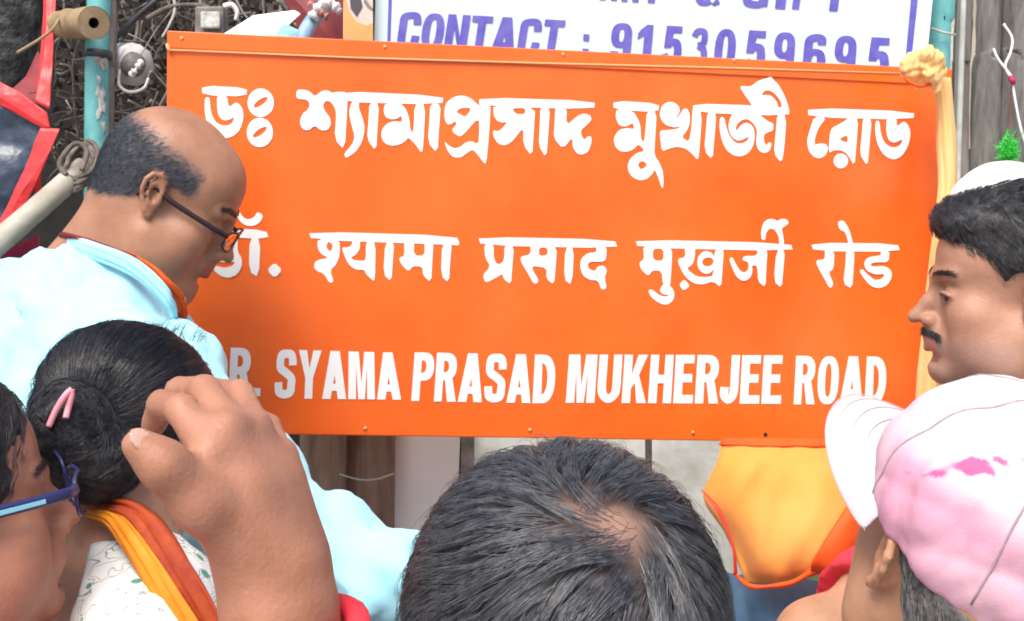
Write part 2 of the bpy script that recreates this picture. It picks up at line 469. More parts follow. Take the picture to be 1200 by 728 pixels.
# folded lip along the top and the pale cord stretched below it
lipb = MB()
lipb.box(S0 + SU * SW / 2 - SV * 0.013 + SN * 0.0016, SU * (SW / 2 - 0.001), SV * 0.0125, SN * 0.0014)
lipb.build('top_lip', M['orange_paint'], sign, bevel=0.001)
cb = MB()
cb.tube([on_plane(px, py, 0.0032) for px, py in ((198, 58.5), (420, 68), (640, 74.5), (860, 80), (1062, 86.5))], 0.0016, 6)
cb.tube([on_plane(196, 52, 0.0), on_plane(197, 56, 0.004), on_plane(200, 61, 0.004)], 0.003, 6)
cb.build('edge_cord', mat('pale_orange_cord', (0.9, 0.36, 0.15), 0.6), sign, smooth=True)
for px, py in ((213, 45), (451, 55), (660, 64), (860, 71), (428, 502), (621, 504), (812, 507), (897, 509)):
    c = on_plane(px, py, 0.0026 if py < 100 else 0.0006)
    rb = MB(); rb.tube([c, c + SN * 0.0014, c + SN * 0.0022], [0.0034, 0.003, 0.0012], 10)
    rb.build('rivet', M['rivet'] if px < 890 else M['hole'], sign, smooth=True)  # the last is a hole, its dark inside painted as a disc

OFF = 0.0009
# Bengali line
word('lettering', sign, M['white_vinyl'], 230, 80, [
    [(40, 122), (358, 138), (352, 200), (42, 190)],
    [(145, 185), (147, 300), (165, 350), (200, 370), (240, 360), (268, 340), (255, 385), (220, 405), (170, 400), (130, 372), (100, 300), (95, 205), (60, 205), (58, 300), (72, 380), (105, 440), (160, 482), (205, 494), (260, 480), (310, 430), (333, 350), (328, 290), (305, 255), (278, 238), (228, 278), (216, 190)],
    [ell(453, 243, 93, 101), ell(453, 240, 58, 20, -0.62)],
    [ell(447, 452, 92, 104), ell(447, 450, 58, 20, -0.62)],
    [(705, 152), (702, 215), (780, 222), (800, 255), (785, 292), (745, 322), (726, 380), (745, 428), (790, 440), (832, 402), (875, 438), (925, 436), (948, 395), (940, 345), (905, 305), (890, 260), (910, 230), (945, 235), (975, 280), (985, 320), (972, 500), (1045, 578), (1060, 300), (1066, 170), (985, 165), (960, 175), (920, 155), (880, 160), (835, 200), (800, 165), (760, 150)],
], OFF)
word('lettering', sign, M['white_vinyl'], 380, 90, [
    [(88, 100), (838, 135), (830, 197), (88, 177)],
    [(195, 170), (172, 250), (192, 340), (215, 420), (195, 480), (138, 542), (152, 574), (220, 530), (265, 460), (286, 370), (270, 290), (242, 220), (245, 170)],
    [(318, 180), (312, 300), (300, 440), (365, 527), (375, 350), (385, 185)],
    [(430, 185), (415, 235), (430, 285), (470, 300), (515, 295), (540, 272), (552, 318), (490, 312), (440, 330), (405, 370), (400, 420), (420, 465), (470, 487), (530, 478), (575, 450), (590, 425), (640, 475), (686, 540), (697, 480), (712, 185), (635, 185), (628, 398), (605, 375), (600, 310), (585, 250), (560, 210), (530, 185)],
    [(745, 190), (740, 300), (728, 460), (796, 543), (808, 350), (820, 190)],
], OFF)
word('lettering', sign, M['white_vinyl'], 520, 90, [
    [(250, 145), (1062, 170), (1058, 230), (250, 207)],
    [[(5, 230), (20, 180), (70, 142), (130, 130), (190, 150), (232, 190), (252, 205), (252, 190), (330, 190), (325, 300), (315, 450), (298, 620), (270, 590), (240, 550), (205, 512), (165, 535), (120, 568), (70, 568), (30, 530), (2, 450), (35, 485), (75, 505), (115, 495), (155, 462), (195, 452), (243, 475), (250, 400), (248, 282), (135, 412), (105, 420), (52, 378), (92, 335), (80, 312), (50, 335), (22, 335), (5, 290)],
     [(85, 252), (115, 220), (185, 218), (188, 240), (150, 285), (120, 265)]],
    [[(350, 200), (350, 270), (375, 312), (420, 325), (450, 312), (420, 355), (385, 385), (345, 375), (350, 420), (380, 470), (425, 485), (470, 465), (510, 420), (560, 355), (560, 480), (622, 562), (632, 400), (645, 200)],
     [(482, 222), (575, 220), (570, 262), (525, 265), (495, 250)]],
    [(680, 205), (675, 350), (668, 490), (722, 572), (735, 400), (748, 210)],
    [(785, 205), (780, 330), (772, 430), (838, 508), (905, 425), (905, 490), (935, 540), (975, 550), (1018, 527), (1040, 460), (1038, 420), (1010, 420), (990, 445), (968, 415), (965, 375), (1000, 345), (1040, 305), (1030, 270), (985, 258), (940, 275), (862, 345), (865, 210)],
], OFF)
word('lettering', sign, M['white_vinyl'], 700, 100, [
    [(112, 108), (436, 128), (428, 190), (115, 172)],
    [[(135, 165), (128, 225), (150, 280), (195, 292), (235, 275), (248, 262), (262, 310), (205, 300), (150, 315), (115, 370), (120, 420), (150, 460), (200, 470), (250, 455), (290, 412), (335, 462), (280, 475), (235, 510), (212, 560), (220, 610), (250, 650), (300, 670), (350, 660), (390, 620), (403, 592), (430, 650), (452, 724), (464, 717), (465, 620), (440, 550), (400, 490), (405, 400), (418, 180), (348, 180), (340, 300), (328, 408), (305, 375), (305, 300), (290, 245), (250, 180)],
     [(285, 565), (295, 540), (325, 533), (350, 555), (335, 580), (305, 592)]],
    [(500, 116), (455, 140), (437, 195), (450, 250), (490, 285), (545, 297), (590, 288), (560, 308), (500, 315), (442, 318), (440, 360), (455, 468), (500, 447), (560, 432), (620, 445), (665, 480), (706, 528), (716, 480), (738, 180), (672, 130), (662, 300), (645, 400), (592, 365), (630, 320), (650, 270), (650, 200), (632, 165), (605, 165), (575, 215), (545, 240), (580, 190), (575, 150), (545, 122)],
], OFF)
word('lettering', sign, M['white_vinyl'], 800, 80, [
    [(72, 248), (500, 262), (752, 280), (746, 337), (75, 312)],
    [(175, 305), (165, 420), (152, 580), (210, 647), (222, 500), (238, 310)],
    [(355, 310), (322, 380), (325, 440), (350, 490), (390, 512), (430, 500), (465, 478), (460, 505), (420, 530), (375, 528), (330, 480), (305, 410), (292, 345), (262, 345), (258, 420), (275, 510), (310, 580), (360, 615), (410, 622), (460, 600), (495, 550), (508, 480), (500, 420), (470, 388), (435, 385), (405, 405), (385, 437), (370, 425), (385, 390), (420, 362), (460, 358), (500, 390), (525, 440), (515, 520), (530, 575), (570, 600), (610, 585), (628, 530), (605, 520), (590, 545), (572, 520), (570, 470), (600, 450), (635, 440), (640, 390), (600, 375), (570, 350), (535, 325), (440, 310)],
    [(665, 320), (655, 450), (640, 600), (696, 670), (715, 560), (730, 330)],
    [(398, 125), (480, 130), (520, 95), (570, 75), (605, 68), (620, 28), (630, 75), (670, 110), (710, 180), (735, 240), (750, 300), (690, 300), (698, 262), (685, 225), (650, 180), (610, 155), (575, 160), (550, 192), (580, 188), (615, 190), (645, 215), (668, 250), (675, 300), (505, 290), (470, 235), (430, 180)],
], OFF)
word('lettering', sign, M['white_vinyl'], 920, 90, [
    [(160, 218), (910, 245), (902, 303), (165, 285)],
    [(205, 280), (172, 380), (153, 450), (165, 520), (195, 560), (240, 577), (285, 555), (302, 510), (292, 475), (255, 468), (225, 475), (208, 480), (210, 430), (235, 360), (292, 285)],
    [[(455, 285), (400, 325), (330, 358), (315, 400), (304, 538), (350, 515), (400, 518), (440, 545), (488, 630), (500, 500), (516, 285)],
     [(375, 440), (440, 408), (440, 468)]],
    ell(392, 592, 51, 52),
    [(548, 285), (540, 400), (525, 545), (580, 632), (592, 500), (610, 285)],
    [(712, 290), (712, 400), (730, 450), (765, 465), (800, 455), (826, 438), (815, 475), (780, 497), (740, 495), (700, 465), (672, 400), (664, 310), (636, 310), (632, 380), (645, 460), (680, 535), (725, 572), (770, 584), (820, 560), (862, 500), (882, 420), (880, 370), (860, 330), (832, 312), (785, 352), (785, 290)],
], OFF)
# Hindi line
word('lettering', sign, M['white_vinyl'], 230, 240, [
    [(190, 165), (490, 178), (512, 242), (190, 228)],
    [(275, 50), (295, 38), (330, 90), (370, 105), (410, 85), (430, 48), (472, 75), (450, 125), (400, 152), (345, 147), (300, 110)],
    [(375, 230), (370, 470), (440, 514), (452, 235)],
    [(240, 220), (292, 222), (290, 330), (320, 375), (322, 430), (290, 490), (230, 517), (170, 502), (120, 460), (102, 420), (140, 430), (200, 445), (255, 430), (275, 400), (200, 407), (140, 395), (112, 352), (190, 333), (245, 325)],
    [(550, 405), (606, 460), (550, 517), (496, 460)],
], OFF)
word('lettering', sign, M['white_vinyl'], 360, 240, [
    [(10, 188), (1050, 218), (1076, 287), (1010, 282), (30, 247)],
    [[(75, 240), (72, 300), (95, 345), (152, 375), (95, 383), (55, 400), (46, 440), (70, 468), (118, 485), (155, 550), (188, 543), (160, 462), (205, 420), (230, 350), (227, 240)],
     [(150, 258), (132, 290), (150, 325), (172, 322), (180, 280)]],
    [(372, 245), (370, 310), (345, 350), (305, 372), (330, 390), (380, 395), (412, 390), (415, 250), (482, 255), (476, 532), (460, 532), (410, 485), (405, 458), (340, 457), (290, 420), (258, 350), (243, 300), (290, 300), (315, 280), (318, 245)],
    [(550, 255), (535, 490), (592, 542), (602, 400), (612, 260)],
    [(680, 255), (685, 360), (643, 375), (665, 425), (715, 472), (740, 432), (810, 435), (815, 500), (872, 547), (880, 400), (888, 262), (825, 262), (825, 360), (750, 355), (752, 260)],
    [(950, 262), (940, 500), (996, 550), (1005, 400), (1018, 268)],
], OFF)
word('lettering', sign, M['white_vinyl'], 550, 250, [
    [(58, 165), (1020, 185), (1046, 247), (85, 227)],
    [(105, 215), (110, 310), (150, 375), (93, 435), (115, 492), (190, 452), (235, 425), (240, 460), (292, 502), (300, 400), (315, 225), (248, 220), (245, 330), (215, 360), (185, 350), (170, 300), (172, 220)],
    [[(430, 222), (430, 290), (358, 305), (365, 345), (410, 420), (455, 502), (492, 480), (440, 390), (450, 370), (545, 385), (540, 460), (596, 502), (605, 400), (618, 228), (500, 222)],
     [(490, 240), (550, 242), (550, 295), (490, 300)]],
    [(675, 235), (665, 465), (722, 507), (737, 235)],
    [(890, 230), (895, 275), (830, 280), (785, 320), (778, 380), (800, 440), (850, 470), (905, 472), (930, 542), (967, 527), (950, 455), (970, 400), (945, 368), (905, 372), (880, 410), (840, 390), (830, 360), (850, 340), (940, 342), (962, 320), (967, 235)],
], OFF)
word('lettering', sign, M['white_vinyl'], 730, 250, [
    [(88, 185), (1180, 210), (1196, 267), (105, 242)],
    [[(140, 230), (150, 320), (113, 350), (130, 400), (180, 442), (205, 402), (272, 405), (280, 500), (332, 522), (340, 400), (348, 235), (240, 230)],
     [(210, 250), (285, 250), (285, 335), (212, 330)]],
    [(290, 492), (260, 530), (265, 560), (300, 575), (325, 570), (310, 587), (260, 580), (200, 533), (176, 545), (200, 592), (255, 632), (310, 647), (352, 615), (364, 570), (350, 530), (325, 505)],
    [(435, 235), (440, 310), (383, 320), (400, 380), (440, 450), (500, 494), (560, 502), (635, 478), (690, 524), (700, 400), (710, 240), (645, 240), (640, 440), (580, 450), (520, 445), (470, 410), (450, 385), (490, 360), (507, 300), (507, 235)],
    [ell(587, 346, 64, 80), ell(597, 342, 40, 31, -0.2)],
    [(430, 463), (472, 510), (430, 547), (393, 505)],
    [(945, 240), (945, 300), (850, 300), (838, 330), (885, 345), (880, 400), (850, 420), (820, 400), (790, 350), (770, 308), (746, 320), (770, 390), (800, 450), (845, 480), (892, 460), (912, 410), (905, 367), (945, 367), (950, 480), (1002, 522), (1008, 400), (1017, 245)],
    [(1080, 255), (1060, 480), (1117, 527), (1127, 400), (1140, 257)],
], OFF)
word('lettering', sign, M['white_vinyl'], 880, 240, [
    [(75, 247), (70, 190), (85, 130), (115, 103), (160, 100), (187, 115), (215, 98), (255, 103), (267, 130), (240, 152), (215, 165), (225, 205), (234, 285), (200, 285), (195, 220), (165, 172), (130, 167), (105, 200), (102, 247)],
    [(423, 268), (1030, 272), (1052, 332), (440, 327)],
    [(520, 315), (520, 385), (458, 390), (465, 430), (510, 510), (555, 592), (584, 560), (545, 475), (582, 450), (587, 320)],
    [(670, 315), (665, 420), (648, 555), (712, 592), (722, 450), (729, 320)],
    [(608, 120), (650, 108), (690, 168), (722, 285), (690, 285), (665, 192), (623, 177)],
    [(975, 322), (970, 405), (880, 405), (840, 415), (850, 435), (940, 430), (987, 460), (992, 510), (960, 567), (900, 590), (840, 572), (795, 520), (763, 470), (780, 448), (820, 490), (870, 530), (920, 522), (945, 487), (870, 492), (810, 462), (793, 410), (820, 370), (900, 358), (915, 350), (912, 322)],
], OFF)
# English line
for txt, q in (('DR.', ((243, 406.5), (307, 408.5), (305, 464.5), (240, 462.5))),
               ('SYAMA', ((325, 409.5), (468, 413.5), (470, 468.5), (321, 467))),
               ('PRASAD', ((486, 413), (652, 416), (649, 473), (482, 470))),
               ('MUKHERJEE', ((667, 415.5), (918, 416.5), (915, 473.5), (663, 472))),
               ('ROAD', ((933, 417), (1040, 418), (1037, 474), (930, 474)))):
    latin('lettering', sign, M['white_vinyl'], txt, q, OFF)

# ------------------------------------------------------------------ the shop board behind
B0 = S0 - SN * 0.22
board = thing('shop_board', 'white shop board with blue contact number, behind the orange sign', 'board', on_plane(760, 120, 0, B0))
b = MB()
tl, tr, br, bl = [on_plane(px, py, 0, B0) for px, py in ((444, -130), (1103, -100), (1078, 150), (436, 130))]
for fr in (0.0, -0.02):
    pass
d = -SN * 0.02
b.quad(tl, bl, br, tr); b.quad(tl + d, tr + d, br + d, bl + d)
for p, q in ((tl, tr), (tr, br), (br, bl), (bl, tl)):
    b.quad(p, q, q + d, p + d)
b.build('panel', M['board_white'], board)
def strip(px):
    s = MB(); p = [on_plane(x, y, 0.0012, B0) for x, y in px]; s.quad(*p); return s
strip(((457, -60), (453.5, 60), (457, 60), (461, -60))).build('border_line', M['board_blue'], board)
strip(((1073, -60), (1061, 70), (1068, 70), (1082, -60))).build('border_line', M['board_blue'], board)
latin('lettering', board, M['board_blue'], 'CONTACT', ((470, 13.5), (663, 24), (656, 67), (464, 56)), 0.0014, org=B0)
latin('lettering', board, M['board_blue'], ':', ((684, 36), (691, 36.5), (689, 69), (682, 68.5)), 0.0014, org=B0)
xs = [(716, 741), (747, 765), (776, 800), (809, 831), (838, 863), (872, 898), (907, 932), (942, 969), (978, 1004), (1015, 1043)]
for ch, (x0, x1) in zip('9153059695', xs):
    y0 = 26.5 + (x0 - 716) * 0.0565
    hh = 45 + (x0 - 716) * 0.015
    latin('lettering', board, M['board_blue'], ch, ((x0 + 2, y0), (x1 + 1, y0 + 1.2), (x1 - 3, y0 + hh + 1.2), (x0 - 3, y0 + hh)), 0.0014, org=B0)
for ch, (x0, x1), yb in (('A', (702, 723), 0), ('N', (728, 748), 1.8), ('T', (752, 774), 3), ('&', (812, 844), 6), ('G', (869, 899), 9), ('I', (908, 920), 10), ('F', (928, 947), 10.7), ('T', (963, 990), 12.6)):
    latin('lettering', board, M['board_blue'], ch, ((x0 + 6, yb - 46), (x1 + 6, yb - 45), (x1, yb + 1), (x0, yb)), 0.0014, org=B0)
# ------------------------------------------------------------------ walls far behind
def wall(name, label, px0, px1, d, y0, y1, material, zlo=0.0, zhi=3.2, th=0.12):
    a, c = P(px0, y0, d), P(px1, y1, d)
    u = A(c[0] - a[0], c[1] - a[1], 0); L = np.linalg.norm(u); u /= L
    n = A(-u[1], u[0], 0)
    b = MB()
    b.box(A(a[0], a[1], 0) + u * L / 2 + n * th / 2 + A(0, 0, (zlo + zhi) / 2), u * L / 2, n * th / 2, A(0, 0, (zhi - zlo) / 2))
    base = A(a[0], a[1], zlo) + u * L / 2
    o = b.build(name, material, None, at=base)
    return tag(o, label, 'wall')
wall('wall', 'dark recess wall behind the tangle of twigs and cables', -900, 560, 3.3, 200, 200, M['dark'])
wall('wall', 'pale stained plaster wall showing under the orange sign', 563, 2100, 3.34, 200, 200, M['plaster'])

# planks and sheet under the sign
def upright(name, label, cat, pts, d, material, depth=0.03, bow=0.0, nseg=10, parent=None):
    """a board whose front outline is the four photo pixels tl, tr, br, bl"""
    tl, tr, br, bl = [P(x, y, d) for x, y in pts]
    V = []; F = []
    back = FWD * depth
    for i in range(nseg + 1):
        t = i / nseg
        l = tl * (1 - t) + bl * t; r = tr * (1 - t) + br * t
        for k in range(5):
            s = k / 4
            q = l * (1 - s) + r * s - FWD * bow * math.sin(math.pi * s)
            V.append(q)
        V.append(r + back); V.append(l + back)
    m = 7
    for i in range(nseg):
        for k in range(m):
            a = i * m + k; b2 = i * m + (k + 1) % m
            F.append((a, a + m, b2 + m, b2))
    b = MB(); b.v = V; b.f = F
    b.f.append(tuple(range(m))); b.f.append(tuple(nseg * m + k for k in range(m))[::-1])
    o = b.build(name, material, parent, at=(tl + br) / 2 if parent is None else None)
    if parent is None:
        tag(o, label, cat)
    return o
upright('plank_or_gap_strip', 'rough brown plank under the sign, beside the pale cyan sleeve', 'plank', ((352, 470), (405, 470), (395, 1500), (335, 1500)), 2.24, M['brownwood'], bow=0.006)
upright('plank_or_gap_strip', 'weathered brown plank under the sign, touching the leaning pale sheet', 'plank', ((407, 470), (462, 470), (452, 1500), (397, 1500)), 2.27, M['brownwood'], bow=0.012)
upright('leaning_sheet', 'pale grey leaning sheet under the sign, between the planks and the wall', 'sheet', ((463, 460), (541, 460), (500, 1500), (440, 1500)), 2.3, M['sheet'], depth=0.012, bow=0.004)
upright('post_or_gap_strip', 'narrow strip coloured as the dark grey gap under the sign, beside the leaning pale sheet', 'post', ((541, 460), (556, 460), (548, 1500), (533, 1500)), 2.4, M['grime'], depth=0.03)  # no post: a strip whose dark colour stands for the gap's darkness
upright('post_or_gap_strip', 'thin dark metal post under the sign, against the stained plaster wall', 'post', ((757, 460), (764, 460), (766, 1500), (759, 1500)), 2.6, M['grime'], depth=0.02)
w = MB(); w.tube(spline([P(398, 556, 2.2), P(420, 562, 2.19), P(440, 562, 2.19), P(462, 555, 2.2)]), 0.0016, 6)
tag(w.build('wire', M['palewire'], None, True, at=P(420, 562, 2.2)), 'thin pale wire tied across the brown planks under the sign', 'wire')

# ------------------------------------------------------------------ left: poles, banner, cane, lamp, twigs
def rough_tube(b, pts, rad, n=14, amp=0.06, seed=0, flat=1.0):
    pts = spline(pts, 10); rng = np.random.default_rng(seed)
    r = np.interp(np.linspace(0, 1, len(pts)), np.linspace(0, 1, len(rad)), rad)
    k0 = len(b.v)
    b.tube(pts, r, n, True, flat)
    for i in range(k0, len(b.v)):
        ring = (i - k0) // n; k = (i - k0) % n
        c = pts[min(ring, len(pts) - 1)]
        v = np.array(b.v[i])
        s = 1 + amp * math.sin(3 * k * 2 * math.pi / n + 0.4 * math.sin(ring * 0.5 + seed)) + amp * 0.6 * rng.normal()
        b.v[i] = tuple(c + (v - c) * s)

pole = thing('teal_pole', 'teal painted pole with peeling paint, behind the bald head', 'pole', P(114, 1200, 2.25))
b = MB(); rough_tube(b, [P(117, -200, 2.25), P(116, 0, 2.25), P(113, 165, 2.25), P(108, 1300, 2.25)], [0.021, 0.021], 18, 0.012, 1)
b.build('pole', M['teal'], pole, True)
b = MB(); rough_tube(b, [P(128, -200, 2.262), P(128, 60, 2.262), P(125, 180, 2.262), P(122, 1300, 2.262)], [0.011, 0.012], 12, 0.10, 2)
b.build('bare_edge', M['bark'], pole, True)
b = MB()
for y0, y1 in ((60, 69),):
    b.tube([P(116, y0, 2.25), P(115.5, y1, 2.25)], 0.0235, 18)
b.build('tape', M['cable'], pole, True)
b = MB()
rg = np.random.default_rng(5)
for k in range(16):
    y = rg.uniform(66, 168); th0 = rg.uniform(.15, 1.0); c = P(115.6 - (y - 70) * .02, y, 2.25); m_ = rg.integers(6, 9)
    ex = [(th0 + rg.uniform(.10, .32) * math.cos(a), rg.uniform(.004, .016) * math.sin(a)) for a in np.linspace(0, 6.283, m_, endpoint=False)]
    pt = lambda t, z, r: c + RIGHT * math.sin(t) * r - FWD * math.cos(t) * r + UP * z
    n0 = len(b.v); b.v += [tuple(pt(t, z, .0217)) for t, z in ex] + [tuple(pt(t, z, .0205)) for t, z in ex] + [tuple(pt(th0, 0, .0222))]
    for q in range(m_):
        j = (q + 1) % m_
        b.f.append((n0 + q, n0 + 2 * m_, n0 + j)); b.f.append((n0 + q, n0 + j, n0 + m_ + j, n0 + m_ + q))
b.build('peeled_paint', M['peeled'], pole)

roll = thing('cane_tube', 'hollow brown cane tube tied across the teal pole', 'tube', P(95, 30, 2.2))
b = MB()
ax = unit(P(112, 27, 2.12) - P(68, 29, 2.25))
p0, p1 = P(64, 29, 2.26), P(110, 27, 2.12)
L = np.linalg.norm(p1 - p0)
pr = []
for t, r in ((0, .020), (.15, .023), (.3, .024), (.4, .0265), (.47, .024), (.6, .025), (.75, .0265), (.8, .027), (1, .0275)):
    pr.append((p0 + ax * L * t, r))
b.tube([q for q, _ in pr], [r for _, r in pr], 24, False)
u = unit(np.cross(ax, A(0, 0, 1))); v = np.cross(u, ax)
def ring(c, r, n=24):
    return [c + r * (math.cos(a) * u + math.sin(a) * v) for a in np.linspace(0, 2 * math.pi, n, endpoint=False)]
ro, ri, rb = ring(p1, .0275), ring(p1, .009), ring(p1 - ax * .05, .009)
for k in range(24):
    j = (k + 1) % 24
    b.quad(ro[k], ro[j], ri[j], ri[k])
b.build('cane', M['cane'], roll, True)
b = MB()
for k in range(24):
    j = (k + 1) % 24
    b.quad(ri[k], ri[j], rb[j], rb[k])
b.quad(*rb)
b.build('hollow', M['hole'], roll, True)
b = MB(); b.tube(spline([P(20, 62, 2.14), P(45, 47, 2.12), P(62, 34, 2.13), P(70, 20, 2.2)]), 0.0026, 7)
tag(b.build('cord', M['cane'], None, True, at=P(45, 47, 2.12)), 'tan cord running from the grey trunk to the cane tube', 'cord')

# grey trunk top left
tr = thing('tree', 'mottled grey tree trunk in the upper left corner, beside the red banner', 'tree', P(0, 1350, 2.5))
b = MB(); rough_tube(b, [P(12, -260, 2.5), P(8, -40, 2.5), P(-10, 75, 2.52), P(-60, 260, 2.56), P(-90, 1300, 2.6)], [0.085, 0.072, 0.07, 0.08, 0.11], 26, 0.05, 9)
b.build('trunk', M['darkbark'], tr, True)

def ruffle(o, strength, size):
    """uneven, handled surface: subdivided and pushed in and out by a cloud pattern"""
    m = o.modifiers.new('subdivide', 'SUBSURF'); m.subdivision_type = 'SIMPLE'; m.levels = 4; m.render_levels = 4
    tx = bpy.data.textures.new('crumple', 'CLOUDS'); tx.noise_scale = size; tx.noise_depth = 3
    m = o.modifiers.new('crumple', 'DISPLACE'); m.texture = tx; m.strength = strength; m.direction = 'Y'; m.texture_coords = 'LOCAL'
    return o
# banner with red edges
ban = thing('banner', 'torn navy plastic banner with red folded edges, at the left behind the cane', 'banner', P(20, 260, 2.2))
def patch(pts, th=0.002, bow=0.0):
    """thin sheet: list of (px, py, d) outline, fan-filled with thickness"""
    b = MB()
    w = [P(*q) for q in pts]
    c = sum(w) / len(w) - FWD * bow
    n = len(w); off = FWD * th
    b.v = [tuple(q) for q in w] + [tuple(c)] + [tuple(q + off) for q in w] + [tuple(c + off)]
    for k in range(n):
        j = (k + 1) % n
        b.f.append((k, n, j)); b.f.append((n + 1 + k, n + 1 + j, 2 * n + 1)); b.f.append((k, j, n + 1 + j, n + 1 + k))
    return b
ruffle(patch([(-120, 108, 2.21), (0, 122, 2.2), (58, 149, 2.19), (52, 168, 2.19), (30, 215, 2.2), (8, 262, 2.21), (-30, 330, 2.22), (-120, 330, 2.24)], 0.002, 0.012).build('sheet', M['navy'], ban, True), .03, .10)
for pts in ([(53, -40, 2.25), (67, -40, 2.25), (62, 60, 2.22), (58, 128, 2.2), (41, 120, 2.2), (48, 55, 2.23)],
            [(0, 96, 2.19), (22, 108, 2.18), (55, 132, 2.175), (58, 150, 2.175), (50, 150, 2.18), (0, 123, 2.19), (-90, 90, 2.2), (-90, 66, 2.2)],
            [(47, 150, 2.17), (70, 151, 2.168), (58, 178, 2.17), (42, 215, 2.18), (14, 268, 2.19), (-14, 330, 2.2), (-40, 330, 2.2), (4, 250, 2.19), (28, 200, 2.18)]):
    ruffle(patch(pts, 0.003, 0.004).build('red_edge', M['red'], ban, True), .010, .05)
patch([(44, 60, 2.27), (52, 70, 2.26), (44, 122, 2.24), (10, 108, 2.26), (30, 90, 2.27)], 0.003, 0.0).build('dark_red_fold', M['darkred'], ban)  # fold in a darker red than the edges
patch([(50, 150, 2.2), (47, 222, 2.2), (40, 240, 2.2), (42, 170, 2.2)], 0.003).build('red_edge', M['red'], ban)
patch([(-60, 300, 2.3), (10, 290, 2.3), (45, 276, 2.3), (46, 330, 2.3), (-60, 360, 2.3)], 0.004, 0.01).build('magenta_fold', M['magenta'], ban)

# diagonal cane with lashing
cane = thing('bamboo_pole', 'grey bamboo pole leaning diagonally, lashed to the teal pole', 'pole', P(0, 292, 2.05))
b = MB(); rough_tube(b, [P(-160, 402, 1.98), P(-60, 332, 2.02), P(40, 248, 2.08), P(98, 196, 2.17)], [0.0215, 0.0205, 0.019, 0.0185], 16, 0.015, 4)
b.build('cane', M['bamboo'], cane, True)
b = MB()
for q in ((20, 265), (-60, 333)):
    pass
rg = np.random.default_rng(8)
for k in range(7):
    c = P(93 + k * 1.5, 197 - 3 * k + 9, 2.165)
    a0 = rg.uniform(-.4, .4)
    lo = [c + (RIGHT * (0.022 + .004 * rg.random()) * math.cos(t) + UP * (.03 + .006 * rg.random()) * math.sin(t) + FWD * 0.028 * math.sin(t + a0) - FWD * .012) for t in np.linspace(0, 6.283, 16)]
    b.tube(lo, 0.0042, 6, False)
b.tube(spline([P(78, 205, 2.12), P(70, 194, 2.12), P(76, 180, 2.12), P(90, 168, 2.13), P(102, 178, 2.13), P(96, 200, 2.12)]), 0.0045, 7)
b.build('lashing', M['twig'], cane, True)

# white enamel lamp
lamp = thing('lamp', 'grimy white enamel lamp hanging in the twigs, left of the orange sign', 'lamp', P(155, 80, 2.3))
ax = unit(-FWD * 0.75 + RIGHT * 0.5 - UP * 0.35)
u = unit(np.cross(ax, A(0, 0, 1))); v = np.cross(u, ax)
c0 = P(150, 72, 2.32)
b = MB()
prof = [(-.045, .012), (-.035, .026), (-.012, .031), (.012, .036), (.03, .038), (.032, .034), (.01, .031)]
b.tube([c0 + ax * t for t, _ in prof], [r for _, r in prof], 22, True)
rr = np.random.default_rng(3)
b.v = [tuple(np.array(q) + rr.normal(size=3) * .0012) for q in b.v]
b.build('shade', M['enamel'], lamp, True)
b = MB(); b.tube([c0 + ax * t for t in (.011, .03, .042, .046)], [.024, .024, .018, .006], 18)
b.build('lens', M['grime'], lamp, True)
b = MB(); b.tube(spline([c0 + ax * .046 - u * .010 + v * .010, c0 + ax * .056 - u * .002 + v * .004, c0 + ax * .058 + u * .005 - v * .006, c0 + ax * .050 + u * .007 - v * .014]), [.0045 + .0025 * math.sin(i * .9) for i in range(25)], 8)
b.build('bulb', M['enamel'], lamp, True)
b = MB(); b.tube(spline([P(140, 82, 2.28), P(140, 100, 2.27), P(152, 108, 2.26), P(168, 104, 2.26), P(174, 92, 2.27)]), .003, 7)
b.build('wire_guard', M['palewire'], lamp, True)
b = MB(); b.tube(spline([P(148, 58, 2.33), P(138, 30, 2.34), P(132, -20, 2.36)]), .003, 6)
b.build('cable', M['cable'], lamp, True)

# twigs and cables
rg = np.random.default_rng(21)
def stray(name, label, cat, material, pts, r, grp):
    b = MB(); p = spline(pts, 7)
    b.tube(p, np.linspace(r, r * .6, len(p)), 6)
    return tag(b.build(name, material, None, True, at=p[0]), label, cat, grp)
TW = 'bare twigs tangled behind the sign'
for k in range(190):
    x, y, d = rg.uniform(62, 350), rg.uniform(-40, 190), rg.uniform(2.35, 3.1)
    if x > 205:
        y = rg.uniform(-40, 40)
    a = rg.uniform(0, math.pi); L = rg.uniform(30, 110)
    pts = [(x, y, d)]
    for s in range(3):
        a += rg.normal() * .55
        x += math.cos(a) * L / 3; y += math.sin(a) * L / 3; d += rg.normal() * .04
        pts.append((x, y, d))
    stray('twig', 'thin bare brown twig in the tangle behind the sign', 'twig', M['twig'] if k % 3 else M['bark'], [P(*q) for q in pts], rg.choice([.0012, .0016, .002, .0026, .0034, .005]), TW)
b = MB()
for k in range(2600):
    x, y = rg.uniform(60, 352), rg.uniform(-45, 195)
    if x > 200: y = rg.uniform(-45, 50)
    c = P(x, y, rg.uniform(2.5, 3.15)); dr = unit(rg.normal(size=3)); w = np.cross(dr, unit(rg.normal(size=3))); w = unit(w) * rg.uniform(.003, .009); L = rg.uniform(.010, .03)
    b.quad(c, c + dr * L * .4 + w, c + dr * L, c + dr * L * .5 - w)
o = b.build('dry_leaves', mat('dry_leaf', (.014, .012, .009), .9, (.075, .058, .042), 30), None, at=P(200, 60, 2.8)); o['kind'] = 'stuff'; tag(o, 'dark withered leaves caught in the twigs behind the sign', 'leaves')
CB = 'cables hanging behind the sign'
